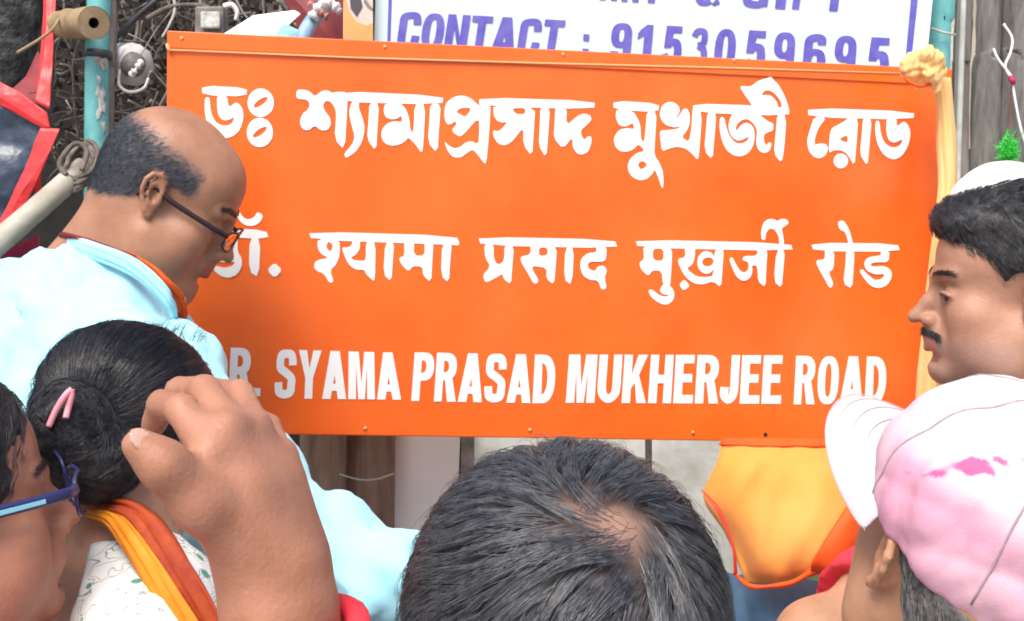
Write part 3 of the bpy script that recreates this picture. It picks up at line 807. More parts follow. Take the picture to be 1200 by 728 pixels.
for pts, r, m, lab in (([(200, -20), (205, 10), (198, 30), (190, 44)], .0035, 'palewire', 'pale cable hanging straight down at the corner of the orange sign'),
                  ([(172, 22), (200, 8), (232, 6), (250, 10)], .005, 'twig', 'grey cable arching over the left corner of the orange sign'),
                  ([(262, 8), (272, 6), (278, 14), (276, 24)], .006, 'enamel', 'thick white cable bent in a hook above the orange sign'),
                  ([(70, 75), (84, 82), (87, 120), (92, 165)], .003, 'twig', 'grey cable dangling between the red banner and the teal pole'),
                  ([(66, 112), (80, 116), (95, 115), (100, 118)], .002, 'twig', 'short grey cable crossing the dark gap beside the teal pole'),
                  ([(307, -10), (309, 10), (310, 32)], .003, 'grime', 'dark cable hanging over the pale metal sheet'),
                  ([(130, 50), (160, 20), (190, -5), (230, -30)], .006, 'cable', 'black cable rising from the lamp towards the right')):
    stray('cable', lab, 'cable', M[m], [P(x, y, 2.31) for x, y in pts], r, CB)

# things on top behind the sign
b = patch([(255, 44, 2.22), (297, 18, 2.24), (345, 12, 2.28), (352, 16, 2.28), (318, 48, 2.22), (300, 60, 2.2)], 0.006, 0.004)
tag(b.build('metal_sheet', M['sheet'], None, at=P(300, 35, 2.22)), 'pale bent metal sheet lying behind the top edge of the sign', 'sheet')
b = patch([(318, 48, 2.19), (332, 27, 2.24), (352, 36, 2.24), (345, 62, 2.2)], 0.005, 0.004)
tag(b.build('metal_sheet', mat('pale_teal_metal', (.22, .42, .42), .5, (.3, .5, .48), 30), None, at=P(335, 45, 2.22)), 'small pale teal sheet wedged behind the top edge of the sign', 'sheet')
box = thing('junction_box', 'small grimy grey junction box above the left end of the sign', 'box', P(250, 38, 2.26))
b = MB(); b.box(P(248, 28, 2.28), RIGHT * .026, FWD * .02, UP * .028); b.build('casing', M['grime'], box, bevel=.005)
b = MB(); b.box(P(247, 24, 2.253), RIGHT * .017, FWD * .006, UP * .015); b.build('cover', M['peeled'], box, bevel=.003)
b = MB(); b.tube(spline([P(352, 52, 2.18), P(362, 30, 2.2), P(380, 6, 2.24), P(390, -20, 2.26)]), [.013] * 25, 14)
tag(b.build('pipe', mat('dull_blue_pipe', (.10, .26, .40), .5, (.3, .42, .5), 25), None, True, at=P(362, 30, 2.2)), 'short dull blue pipe slanting up behind the sign', 'pipe')
for pts, r in (([(366, 22), (376, 8), (388, 4), (398, 14)], .012), ([(362, 4), (374, 14), (384, 20)], .009)):
    b = MB(); p = spline([P(x, y, 2.19) for x, y in pts]); b.tube(p, [r * (1 + .3 * math.sin(i * 1.3)) for i in range(len(p))], 9, True, .6)
    tag(b.build('rag', M['whitecotton'] if r > .01 else mat('rust_rag', (.35, .12, .08), .9, (.5, .25, .2), 40), None, True, at=p[0]),
        'dirty white rag knotted round the dull blue pipe' if r > .01 else 'rust coloured rag beside the dull blue pipe', 'rag')
b = patch([(318, -30, 2.32), (400, -30, 2.32), (404, 62, 2.3), (370, 66, 2.3), (352, 40, 2.31), (340, 12, 2.31)], .01, .02)
tag(b.build('cloth', M['darkred'], None, at=P(370, 20, 2.3)), 'dark maroon cloth hanging between the blue pipe and the poster', 'cloth')
poster = thing('poster', 'printed portrait poster with an orange collar, left of the white shop board', 'poster', P(420, 20, 2.24))
b = MB(); PB = B0 + SN * .02
b.quad(*[on_plane(x, y, 0, PB) for x, y in ((403, -120), (437, -120), (437, 60), (402, 60))])
dq = -SN * .003
b.quad(*[on_plane(x, y, -.003, PB) for x, y in ((402, 60), (437, 60), (437, -120), (403, -120))])
b.build('print', mat('poster_cream', (.62, .50, .40), .5, (.72, .62, .54), 30), poster)
for nm, col, pts in (('printed_collar', (.80, .36, .12), [(403, -10), (409, 14), (418, 26), (430, 30), (437, 27), (437, 60), (402, 60)]),
                     ('printed_hair', (.07, .07, .08), [(407, -120), (424, -120), (421, -10), (425, 8), (418, 20), (411, 10), (408, -20)]),
                     ('printed_wisp', (.18, .20, .20), [(428, -2), (433, 6), (437, 10), (437, 13), (431, 9), (426, 2)])):
    s = MB(); poly_mesh(s, [pts], lambda x, y: on_plane(x, y, .001, PB)); s.build(nm, mat(nm, col, .5, tuple(c * 1.15 for c in col), 40), poster)

# ------------------------------------------------------------------ right: posts and trunk
p = thing('teal_pole', 'teal pole rising above the yellow knotted cloth', 'pole', P(1100, 1200, 2.3))
b = MB(); rough_tube(b, [P(1112, -120, 2.32), P(1106, 20, 2.32), P(1100, 90, 2.32), P(1075, 1300, 2.3)], [.0185, .0195], 18, .01, 12)
b.build('pole', M['teal'], p, True)
b = MB(); b.tube([P(1091, 33, 2.295), P(1105, 38, 2.285), P(1120, 41, 2.295)], .0022, 6); b.build('tie_wire', M['palewire'], p, True)
upright('wooden_batten', 'thin brown batten between the shop board and the teal pole', 'batten', ((1094, -80), (1104, -80), (1080, 400), (1066, 400)), 2.34, M['brownwood'], depth=.02)
upright('plastic_strip', 'dull pale strip standing between the teal pole and the weathered post', 'strip', ((1129, -80), (1135, -80), (1110, 700), (1102, 700)), 2.36, M['plaster'], depth=.02, bow=.004)
b = MB(); rough_tube(b, [P(1134, -120, 2.42), P(1128, 60, 2.42), P(1124, 200, 2.42), P(1116, 1300, 2.42)], [.0165, .0155, .016], 14, .09, 14)
tag(b.build('wooden_post', M['bark'], None, True, at=P(1122, 900, 2.42)), 'thin weathered brown post between the teal pole and the grey trunk', 'post')
upright('plank_or_gap_strip', 'pale strip put in the yellowish-white gap between the thin brown post and the grey trunk', 'plank', ((1143, -80), (1152, -80), (1142, 178), (1131, 172)), 2.5, M['palegap'], depth=.02, bow=.003)  # pale strip in place of the bright gap, no real plank
tr = thing('tree', 'thick grey tree trunk at the right edge with strings tied round it', 'tree', P(1172, 1300, 2.5))
b = MB()
rough_tube(b, [P(1160, -150, 2.5), P(1158, 50, 2.5), P(1153, 200, 2.5), P(1150, 1300, 2.5)], [.028, .026, .03, .04], 18, .05, 15)
b.build('trunk', M['greybark'], tr, True)
b = MB()
rough_tube(b, [P(1192, -150, 2.53), P(1188, 50, 2.53), P(1182, 200, 2.53), P(1180, 1300, 2.53)], [.044, .045, .048, .06], 22, .05, 16)
b.build('trunk', M['greybark'], tr, True)
for pts, m, lab in (([(1164, 57), (1170, 70), (1184, 88), (1187, 95)], 'whitecotton', 'white string tied to the pink knot on the grey trunk'),
                    ([(1176, 28), (1186, 45), (1184, 62), (1178, 78), (1186, 94)], 'whitecotton', 'white string looping above the pink knot on the grey trunk'),
                    ([(1186, 94), (1190, 120), (1196, 150), (1204, 175)], 'whitecotton', 'white string hanging down to the right below the pink knot'),
                    ([(1186, 94), (1183, 125), (1181, 160)], 'darkred', 'dark red thread hanging from the pink knot to the green tuft')):
    b = MB(); q = spline([P(x, y, 2.455) for x, y in pts]); b.tube(q, .0026 if m != 'darkred' else .0012, 6)
    tag(b.build('string', M[m], None, True, at=q[0]), lab, 'string')
b = MB(); b.tube([P(1184, 90, 2.452), P(1186, 94, 2.446), P(1188, 98, 2.452)], [.004, .0065, .004], 8)
tag(b.build('knot', M['magenta'], None, True, at=P(1186, 94, 2.45)), 'small pink knot of thread on the grey trunk', 'knot')
rg = np.random.default_rng(31)
b = MB()
for k in range(420):
    c = P(1181 + rg.normal() * 5, 178 + rg.normal() * 8, 2.44 + rg.normal() * .008)
    dr = unit(rg.normal(size=3)); L = rg.uniform(.008, .02); w = np.cross(dr, unit(rg.normal(size=3))) * .0016
    b.quad(c - w, c + w, c + dr * L + w * .3, c + dr * L - w * .3)
b.build('tuft', M['greentuft'])
tag(bpy.data.objects['tuft'], 'bright green fluffy tuft hanging on the grey trunk', 'tuft')
wall('hoarding', 'cream hoarding glimpsed beyond the grey trunk at the right edge', 1150, 1900, 3.0, 200, 200, mat('cream_hoarding', (.78, .70, .42), .6, (.85, .82, .7), 5), 0.0, 2.6, .02)

# ------------------------------------------------------------------ cloth on the sign
def sheet_grid(rows, name, material, parent, th=0.0016, fold=None, at=None):
    """rows: list of polylines of world points (equal count); smooth surface with thickness"""
    R = [spline(r, 6) for r in rows]
    R = np.array(R)                                    # (n, m, 3)
    C = np.array([spline(R[:, j], 6) for j in range(R.shape[1])])   # (m, N, 3)
    Gd = C.transpose(1, 0, 2)
    if fold is not None:
        n, m = Gd.shape[:2]
        uu, vv = np.meshgrid(np.linspace(0, 1, m), np.linspace(0, 1, n))
        Gd = Gd - FWD[None, None, :] * fold(uu, vv)[..., None]
    n, m = Gd.shape[:2]
    idx = np.arange(n * m).reshape(n, m)
    f = np.stack([idx[:-1, :-1], idx[1:, :-1], idx[1:, 1:], idx[:-1, 1:]], -1).reshape(-1, 4)
    o = mesh_np(name, Gd.reshape(-1, 3), f, material, parent, at=at)
    md = o.modifiers.new('thickness', 'SOLIDIFY'); md.thickness = th; md.offset = 0
    return o
rib = thing('ribbon', 'pale yellow ribbon knotted at the orange sign corner, hanging down its edge', 'ribbon', P(1108, 160, 1.95))
D = 1.97
rows = [[P(1092, 92, D), P(1104, 90, D - .012), P(1114, 92, D)],
        [P(1098, 130, D + .005), P(1108, 130, D - .012), P(1117, 128, D)],
        [P(1097, 170, D + .01), P(1110, 172, D - .01), P(1121, 168, D)],
        [P(1099, 215, D + .01), P(1112, 215, D - .008), P(1122, 214, D + .01)],
        [P(1094, 262, D + .01), P(1106, 262, D - .01), P(1121, 260, D)],
        [P(1086, 330, D + .015), P(1100, 330, D - .006), P(1118, 330, D)],
        [P(1079, 400, D + .015), P(1094, 400, D - .006), P(1112, 400, D)],
        [P(1074, 460, D + .015), P(1092, 462, D - .008), P(1112, 460, D)],
        [P(1072, 540, D + .015), P(1092, 540, D - .006), P(1112, 540, D)]]
sheet_grid(rows, 'tail', M['paleyellow'], rib, fold=lambda u, v: .003 * np.sin(9 * u + 5 * v) + .002 * np.sin(22 * u - 7 * v))
rows = [[P(1076 - i * .5, 232 + i * 48, D + .02), P(1085 - i * 1.2, 232 + i * 48, D + .004), P(1094 - i * 1.4, 232 + i * 48, D + .012)] for i in range(6)]

# hanging saffron cloth below the sign
cl = thing('hanging_cloth', 'saffron cloth bunched and hanging below the orange sign, beside the white cap brim', 'cloth', P(910, 600, 1.88))
D = 1.88
rows = [[P(846, 516, D + .06), P(900, 516, D + .05), P(950, 517, D + .05), P(1010, 517, D + .06), P(1060, 519, D + .07)],
        [P(840, 540, D + .03), P(890, 545, D - .005), P(945, 545, D - .01), P(1005, 545, D), P(1050, 550, D + .03)],
        [P(824, 582, D + .03), P(880, 592, D - .03), P(940, 596, D - .045), P(1000, 590, D - .02), P(1040, 590, D + .03)],
        [P(850, 625, D + .02), P(885, 640, D - .035), P(930, 640, D - .055), P(985, 625, D - .03), P(1025, 615, D + .03)],
        [P(866, 664, D + .02), P(893, 672, D - .03), P(930, 668, D - .045), P(972, 652, D - .03), P(1010, 635, D + .03)],
        [P(872, 682, D + .03), P(900, 686, D - .01), P(930, 680, D - .02), P(965, 668, D - .01), P(1008, 645, D + .04)]]
sheet_grid(rows, 'drape', M['saffron'], cl, fold=lambda u, v: (.012 * np.sin(7 * u + 2.5 * v + 1.5 * np.sin(3 * v)) + .005 * np.sin(17 * u - 5 * v) + .003 * np.sin(31 * u + 9 * v)) * np.minimum(1, v * 3))
b = MB(); pts = spline([P(860, 672, D + .0), P(880, 687, D - .03), P(905, 687, D - .045), P(928, 683, D - .05), P(948, 672, D - .05), P(962, 664, D - .05)])
b.tube(pts, np.interp(np.linspace(0, 1, len(pts)), [0, .2, .35, .5, .7, .85, 1], [.003, .0065, .0045, .007, .006, .011, .010]), 10, True, .6)
b.build('hem', M['saffron_deep'], cl, True)
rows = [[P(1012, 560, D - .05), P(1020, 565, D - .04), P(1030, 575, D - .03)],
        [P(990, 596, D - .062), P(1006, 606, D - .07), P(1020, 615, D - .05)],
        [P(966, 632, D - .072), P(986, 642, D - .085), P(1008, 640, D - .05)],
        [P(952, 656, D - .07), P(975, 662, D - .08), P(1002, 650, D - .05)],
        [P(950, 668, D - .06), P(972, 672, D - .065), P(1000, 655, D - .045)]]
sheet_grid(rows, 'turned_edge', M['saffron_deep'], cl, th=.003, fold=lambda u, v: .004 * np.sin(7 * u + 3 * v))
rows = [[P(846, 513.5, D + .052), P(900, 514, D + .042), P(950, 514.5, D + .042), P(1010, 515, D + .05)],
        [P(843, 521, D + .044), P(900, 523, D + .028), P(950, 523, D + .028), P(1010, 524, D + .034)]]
sheet_grid(rows, 'top_shade_strip', M['saffron_deep'], cl, th=.003, fold=lambda u, v: .002 * np.sin(30 * u) * v)  # added strip: shadow and deeper hue under the sign put into its colour
# red rim hanging at its left side
b = MB(); pts = spline([P(822, 574, D - .0), P(838, 592, D - .03), P(852, 618, D - .035), P(860, 645, D - .035), P(862, 672, D - .02)])
b.tube(pts, np.interp(np.linspace(0, 1, len(pts)), [0, .3, .6, 1], [.002, .0055, .003, .005]), 8, True, .5)
b.build('side_hem', mat('red_hem', (.85, .06, .03), .6), cl, True)
# blue and green cloth further down
rows = [[P(850, 670, 2.02), P(900, 676, 1.98), P(960, 682, 1.99), P(990, 705, 2.02)], [P(850, 705, 2.0), P(900, 712, 1.95), P(960, 712, 1.96), P(1000, 730, 2.0)], [P(850, 800, 2.02), P(900, 800, 1.97), P(960, 800, 1.98), P(1010, 800, 2.02)], [P(850, 1000, 2.02), P(900, 1000, 1.98), P(960, 1000, 1.99), P(1010, 1000, 2.02)]]
o = sheet_grid(rows, 'tarpaulin', M['bluecloth'], None, fold=lambda u, v: .012 * np.sin(11 * u + 2 * v) + .006 * np.sin(27 * u - 5 * v), at=P(920, 720, 1.98)); tag(o, 'faded blue tarpaulin below the saffron cloth', 'tarpaulin')
rows = [[P(900, 650, 2.1), P(960, 640, 2.1), P(1040, 630, 2.1)], [P(900, 700, 2.08), P(960, 700, 2.06), P(1040, 700, 2.08)], [P(900, 1000, 2.1), P(960, 1000, 2.08), P(1040, 1000, 2.1)]]
o = sheet_grid(rows, 'tarpaulin', M['greencloth'], None, fold=lambda u, v: .008 * np.sin(16 * u + 1.5 * v), at=P(960, 690, 2.08)); tag(o, 'pale green tarpaulin behind the blue one, under the turned saffron edge', 'tarpaulin')
# ------------------------------------------------------------------ implicit surfaces, meshed with surface nets
class Field:
    def __init__(s, lo, hi, h):
        s.lo = np.asarray(lo, float); s.h = h
        s.n = np.maximum(((np.asarray(hi) - s.lo) / h).astype(int) + 1, 4)
        s.F = np.full(s.n, 1.0, np.float32)
        s.ax = [s.lo[i] + h * np.arange(s.n[i]) for i in range(3)]
    def _box(s, lo, hi, m):
        sl = []
        for i in range(3):
            a = int(np.clip(np.floor((lo[i] - m - s.lo[i]) / s.h), 0, s.n[i])); b = int(np.clip(np.ceil((hi[i] + m - s.lo[i]) / s.h) + 1, 0, s.n[i]))
            if b <= a:
                return None, None
            sl.append(slice(a, b))
        X = s.ax[0][sl[0]][:, None, None].astype(np.float32); Y = s.ax[1][sl[1]][None, :, None].astype(np.float32); Z = s.ax[2][sl[2]][None, None, :].astype(np.float32)
        return tuple(sl), (X, Y, Z)
    def _mix(s, sl, d, k, op):
        a = s.F[sl]
        if op == 'sub':
            d = -d
            h = np.clip(.5 - .5 * (d - a) / k, 0, 1) if k else (a > d)
            s.F[sl] = d * (1 - h) + a * h + k * h * (1 - h)
        elif op == 'and':
            h = np.clip(.5 - .5 * (d - a) / k, 0, 1) if k else (a > d)
            s.F[sl] = d * (1 - h) + a * h + k * h * (1 - h)
        else:
            if k:
                h = np.clip(.5 + .5 * (a - d) / k, 0, 1)
                s.F[sl] = a * (1 - h) + d * h - k * h * (1 - h)
            else:
                s.F[sl] = np.minimum(a, d)
    def ell(s, c, r, R=None, k=.02, op='add', m=.05):
        c = np.asarray(c, float); r = np.asarray(r, float)
        R = np.eye(3) if R is None else R
        ext = np.abs(R) @ r
        sl, g = s._box(c - ext, c + ext, m)
        if sl is None: return
        d = [g[i] - np.float32(c[i]) for i in range(3)]
        q = [sum(np.float32(R[i, j]) * d[i] for i in range(3)) for j in range(3)]
        k0 = np.sqrt(sum((q[j] / np.float32(r[j])) ** 2 for j in range(3))) + 1e-6
        k1 = np.sqrt(sum((q[j] / np.float32(r[j] ** 2)) ** 2 for j in range(3))) + 1e-6
        s._mix(sl, k0 * (k0 - 1) / k1, k, op)
    def cone(s, a, b, ra, rb, k=.02, op='add', m=.05):
        a = np.asarray(a, float); b = np.asarray(b, float)
        rm = max(ra, rb)
        sl, g = s._box(np.minimum(a, b) - rm, np.maximum(a, b) + rm, m)
        if sl is None: return
        ab = b - a; L2 = ab @ ab + 1e-12
        p = [g[i] - np.float32(a[i]) for i in range(3)]
        t = np.clip(sum(p[i] * np.float32(ab[i]) for i in range(3)) / np.float32(L2), 0, 1)
        d = np.sqrt(sum((p[i] - t * np.float32(ab[i])) ** 2 for i in range(3)))
        s._mix(sl, d - (np.float32(ra) + t * np.float32(rb - ra)), k, op)
    def path(s, pts, rad, k=.02, op='add'):
        for i in range(len(pts) - 1):
            s.cone(pts[i], pts[i + 1], rad[i], rad[i + 1], k, op)
    def plane(s, p, n, k=.01):
        """keep the side the normal points away from"""
        g = [s.ax[0][:, None, None], s.ax[1][None, :, None], s.ax[2][None, None, :]]
        n = unit(np.asarray(n, float))
        d = sum((g[i] - p[i]) * n[i] for i in range(3)).astype(np.float32)
        s._mix((slice(None),) * 3, d, k, 'and')
    def wrinkle(s, amp, freq, seed, direction=None, octaves=3):
        rng = np.random.default_rng(seed)
        near = np.abs(s.F) < .03
        I = np.nonzero(near)
        p = np.stack([s.ax[i][I[i]] for i in range(3)], 1)
        w = np.zeros(len(p))
        for o in range(octaves):
            f = freq * 1.9 ** o
            wp = p + .25 / f * np.stack([np.sin(p @ (rng.normal(size=3) * f * 1.3) + rng.uniform(0, 6)) for _ in range(3)], 1)
            for _ in range(3):
                v = rng.normal(size=3)
                if direction is not None:
                    v = unit(np.asarray(direction, float) + .35 * v)
                else:
                    v = unit(v)
                ph = wp @ (v * f * 6.283) + rng.uniform(0, 6)
                w += (1 - 2 * np.abs(np.sin(ph * .5))) / 3 / 1.7 ** o
        s.F[I] += (amp * w).astype(np.float32)
    def at(s, p):
        q = (p - s.lo) / s.h
        q = np.clip(q, 0, np.array(s.n) - 1.001)
        i = q.astype(int); f = q - i
        v = 0
        for dx in (0, 1):
            for dy in (0, 1):
                for dz in (0, 1):
                    wgt = (f[:, 0] if dx else 1 - f[:, 0]) * (f[:, 1] if dy else 1 - f[:, 1]) * (f[:, 2] if dz else 1 - f[:, 2])
                    v = v + wgt * s.F[i[:, 0] + dx, i[:, 1] + dy, i[:, 2] + dz]
        return v
    def grad(s, p):
        e = s.h
        g = np.stack([s.at(p + np.eye(3)[i] * e) - s.at(p - np.eye(3)[i] * e) for i in range(3)], 1)
        return g / (np.linalg.norm(g, axis=1)[:, None] + 1e-9)
    def mesh(s):
        F = s.F
        S = (F < 0)
        nx, ny, nz = F.shape
        cnt = np.zeros((nx - 1, ny - 1, nz - 1), np.uint8)
        for dx in (0, 1):
            for dy in (0, 1):
                for dz in (0, 1):
                    cnt += S[dx:nx - 1 + dx, dy:ny - 1 + dy, dz:nz - 1 + dz]
        I = np.nonzero((cnt > 0) & (cnt < 8))
        idg = np.full(cnt.shape, -1, np.int64); idg[I] = np.arange(len(I[0]))
        base = np.stack(I, 1)
        acc = np.zeros((len(base), 3)); num = np.zeros(len(base))
        corners = [(dx, dy, dz) for dx in (0, 1) for dy in (0, 1) for dz in (0, 1)]
        for a in corners:
            for ax in range(3):
                if a[ax]: continue
                b = list(a); b[ax] = 1
                va = F[base[:, 0] + a[0], base[:, 1] + a[1], base[:, 2] + a[2]]; vb = F[base[:, 0] + b[0], base[:, 1] + b[1], base[:, 2] + b[2]]
                x = (va < 0) != (vb < 0)
                t = va / (va - vb + 1e-12)
                p = np.repeat(np.array([a], float), len(base), 0); p[:, ax] += t
                acc[x] += p[x]; num[x] += 1
        V = s.lo + s.h * (base + acc / num[:, None])
        quads = []
        for ax in range(3):
            sl0 = [slice(None)] * 3; sl1 = [slice(None)] * 3
            sl0[ax] = slice(0, -1); sl1[ax] = slice(1, None)
            A0 = S[tuple(sl0)]; A1 = S[tuple(sl1)]
            J = np.stack(np.nonzero(A0 != A1), 1)
            u, v = (ax + 1) % 3, (ax + 2) % 3
            ok = (J[:, u] > 0) & (J[:, v] > 0) & (J[:, u] < F.shape[u] - 1) & (J[:, v] < F.shape[v] - 1)
            J = J[ok]
            ins = A0[J[:, 0], J[:, 1], J[:, 2]]
            def cid(du, dv):
                K = J.copy(); K[:, u] -= du; K[:, v] -= dv
                return idg[K[:, 0], K[:, 1], K[:, 2]]
            q = np.stack([cid(1, 1), cid(0, 1), cid(0, 0), cid(1, 0)], 1)
            q[~ins] = q[~ins][:, ::-1]
            quads.append(q)
        Q = np.concatenate(quads)
        Q = Q[(Q >= 0).all(1)]
        return V, Q

def rot(yaw, pitch=0, roll=0):
    """head frame: +Y is where the face looks, +X its right hand, +Z up; yaw about Z (0 looks away from the camera, 90 to the left), pitch nods down, roll tips to its right"""
    y, p, r = [math.radians(q) for q in (yaw, pitch, roll)]
    Rz = np.array([[math.cos(y), -math.sin(y), 0], [math.sin(y), math.cos(y), 0], [0, 0, 1]])
    Rx = np.array([[1, 0, 0], [0, math.cos(p), math.sin(p)], [0, -math.sin(p), math.cos(p)]])
    Ry = np.array([[math.cos(r), 0, math.sin(r)], [0, 1, 0], [-math.sin(r), 0, math.cos(r)]])
    return Rz @ Rx @ Ry

class Head:
    def __init__(s, pos, yaw, pitch=0, roll=0, scale=1.0):
        s.p = np.asarray(pos, float); s.R = rot(yaw, pitch, roll); s.s = scale
    def w(s, *l):
        return s.p + s.s * (s.R @ np.array(l, float))
    def l(s, P_):
        return (np.asarray(P_) - s.p) @ s.R / s.s
    def E(s, F, c, r, k=.02, op='add', R=None):
        F.ell(s.w(*c), np.array(r) * s.s, s.R if R is None else s.R @ R, k * s.s, op)
    def C(s, F, a, b, ra, rb, k=.02, op='add'):
        F.cone(s.w(*a), s.w(*b), ra * s.s, rb * s.s, k * s.s, op)
    def skull(s, F, male=True, neck=True, nose=1.0, fat=0.0):
        E, C = s.E, s.C
        E(F, (0, -.014, .045), (.077, .099, .085), 0)
        E(F, (0, -.045, .0), (.064, .062, .062), .03)
        E(F, (0, .048, .045), (.060, .047, .055), .03)
        E(F, (0, .042, -.03), (.058 + fat, .052, .075), .03)
        for sg in (-1, 1):
            E(F, (sg * .044, .060, -.022), (.024 + fat * .5, .026, .024), .02)
            C(F, (sg * (.056 + fat), .006, -.05), (sg * .016, .080, -.099), .019 + fat * .6, .017, .03)
            E(F, (sg * (.043 + fat), .045, -.058), (.024 + fat, .036, .034), .03)
        E(F, (0, .086, -.100), (.019, .016, .016), .016)
        C(F, (-.05, .02, -.085), (.05, .02, -.085), .03, .03, .03)
        E(F, (0, .035, -.09), (.045 + fat, .05, .028 + fat), .02)
        # brow, sockets, lids
        for sg in (-1, 1):
            C(F, (sg * .010, .0955, .020), (sg * .042, .082, .026), .009, .008, .014)
            E(F, (sg * .032, .1035, .004), (.020, .016, .013), .012, 'sub')
            E(F, (sg * .032, .0795, .002), (.0145, .0135, .0125), .005)
            C(F, (sg * .019, .0935, .0015), (sg * .045, .086, .0005), .0022, .002, .004)
        # nose
        C(F, (0, .082, .014), (0, .088, -.024), .0125, .014, .010)
        C(F, (0, .0945, .010), (0, .1065, -.012), .0085, .0095, .010)
        C(F, (0, .1065, -.012), (0, .1155 + .006 * nose, -.0305), .0090, .0088, .008)
        for sg in (-1, 1):
            E(F, (sg * .0125, .108, -.034), (.0078, .0105, .0078), .007)
            E(F, (sg * .0065, .1145, -.0425), (.0038, .0055, .005), .003, 'sub')
        C(F, (0, .104, -.038), (0, .101, -.050), .007, .008, .012)
        # mouth
        E(F, (0, .094, -.062), (.030, .014, .022), .016)
        for sg in (-1, 1):
            C(F, (sg * .023, .0935, -.0635), (sg * .006, .1055, -.0590), .0035, .0062, .005)
            C(F, (sg * .021, .0935, -.0665), (0, .1045, -.0705), .0035, .0066, .005)
        C(F, (-.025, .096, -.0650), (.025, .096, -.0650), .0018, .0018, .003, 'sub')
        C(F, (0, .116, -.065), (0, .104, -.065), .0012, .0012, .003, 'sub')
        C(F, (-.012, .099, -.083), (.012, .099, -.083), .005, .005, .012, 'sub')
        # ears: plate, hollow, rim, inner ridge, tragus, lobe
        for sg in (-1, 1):
            def e(y, z, x=0.0):
                return (sg * (.0765 + x - (y - .008) * .36), y * .95 - .004 - z * .16, z + .002)
            for a, b, ra, rb in (((-.004, .014), (-.006, -.008), .0165, .0135), ((-.002, -.010), (.0, -.022), .010, .007)):
                a, b = e(*a, -.006), e(*b, -.004)
                E(F, tuple((np.array(a) + b) / 2), (.0055, (ra + rb) / 2, abs(a[2] - b[2]) / 2 + (ra + rb) * .42), .006, 'add', rot(0, 0, 0) @ rot(sg * -20))
            E(F, e(-.004, .002, .004), (.0085, .0095, .0125), .003, 'sub', rot(sg * -20))
            rim = [(.004, .000), (.0085, .011), (.006, .023), (-.003, .0305), (-.0135, .0285), (-.0205, .018), (-.0215, .004), (-.0165, -.010), (-.009, -.021), (-.001, -.0275)]
            rr = [.0030, .0034, .0036, .0038, .0040, .0040, .0036, .0034, .0046, .0058]
            for q in range(len(rim) - 1):
                C(F, e(*rim[q], .001), e(*rim[q + 1], .001), rr[q], rr[q + 1], .0025)
            inner = [(-.004, .021), (-.0115, .012), (-.012, .0), (-.008, -.011), (-.001, -.0155)]
            for q in range(4):
                C(F, e(*inner[q], .0), e(*inner[q + 1], .0), .0034, .0034, .003)
            E(F, e(.0075, -.003, .001), (.004, .0042, .0058), .004)
        if neck:
            C(F, (0, -.034, -.04), (0, -.052, -.165), .053 if male else .044, .060 if male else .049, .03)

def limb(F, pts, rad, k=.03):
    F.path(pts, rad, k)

def simple_hand(F, wrist, fdir, pnorm, side, curl=0.6, s=1.0):
    """a loosely curled hand: palm, four bent fingers of unequal length and a thumb on the given side"""
    f = unit(np.asarray(fdir, float)); n = unit(np.asarray(pnorm, float) - f * (np.asarray(pnorm) @ f)); t = np.cross(f, n) * side
    wrist = np.asarray(wrist, float)
    F.cone(wrist - f * .02 * s, wrist + f * .01 * s, .027 * s, .026 * s, .02)
    for i, (off, ln) in enumerate(((.030, .072), (.010, .080), (-.011, .074), (-.031, .058))):
        kn = wrist + f * (.088 - .004 * abs(i - 1)) * s + t * off * s
        F.cone(wrist + t * off * .5 * s, kn, .016 * s, .0105 * s, .016)
        a = 0; p = kn; r = .0092 * s
        for j, fr in enumerate((.45, .31, .24)):
            a += curl * (.55, .8, .6)[j]
            q = p + (f * math.cos(a) + n * math.sin(a)) * ln * fr * s
            F.cone(p, q, r, r * .92, .004); p = q; r *= .92
    b = wrist + f * .02 * s + t * .026 * s
    m = b + (f * .028 + t * .024 + n * .012) * s
    e = m + (f * .028 + t * .006 + n * .010) * s
    F.cone(b, m, .015 * s, .012 * s, .014); F.cone(m, e, .0115 * s, .0095 * s, .005); F.cone(e, e + (f * .02 - t * .003 + n * .006) * s, .0098 * s, .0075 * s, .005)

def person(label, base, group=None):
    return thing('person', label, 'person', (base[0], base[1], 0), group)

# ------------------------------------------------------------------ hair strands
def tri_sample(V, Q, n, rng, weight=None):
    c = V[Q].mean(1)
    a = np.linalg.norm(np.cross(V[Q[:, 2]] - V[Q[:, 0]], V[Q[:, 3]] - V[Q[:, 1]]), axis=1)
    if weight is not None:
        a = a * weight(c)
    k = rng.choice(len(Q), n, p=a / a.sum())
    u = rng.random((n, 1)); v = rng.random((n, 1))
    q = V[Q[k]]
    return (q[:, 0] * (1 - u) + q[:, 1] * u) * (1 - v) + (q[:, 3] * (1 - u) + q[:, 2] * u) * v

def grow(F, roots, dirfn, length, nseg, lift, jitter, rng, gravity=0.0, swirl=0.0):
    """strand paths that run along the surface of F; lift: height above it from root to tip"""
    p = roots.copy(); out = [p.copy()]
    n = len(p)
    step = length / nseg
    jit = rng.normal(size=(n, 3)) * jitter
    for s in range(nseg):
        t = (s + 1) / nseg
        g = F.grad(p)
        d = dirfn(p) + jit + rng.normal(size=(n, 3)) * jitter * .35
        d[:, 2] -= gravity * t
        d = d - g * (d * g).sum(1)[:, None]
        d /= np.linalg.norm(d, axis=1)[:, None] + 1e-9
        p = p + d * step[:, None]
        h = np.interp(t, np.linspace(0, 1, len(lift)), lift)
        dist = F.at(p)
        g2 = F.grad(p)
        p = p + g2 * np.clip(h - dist, -.006, .02)[:, None]
        out.append(p.copy())
    return np.stack(out, 1)

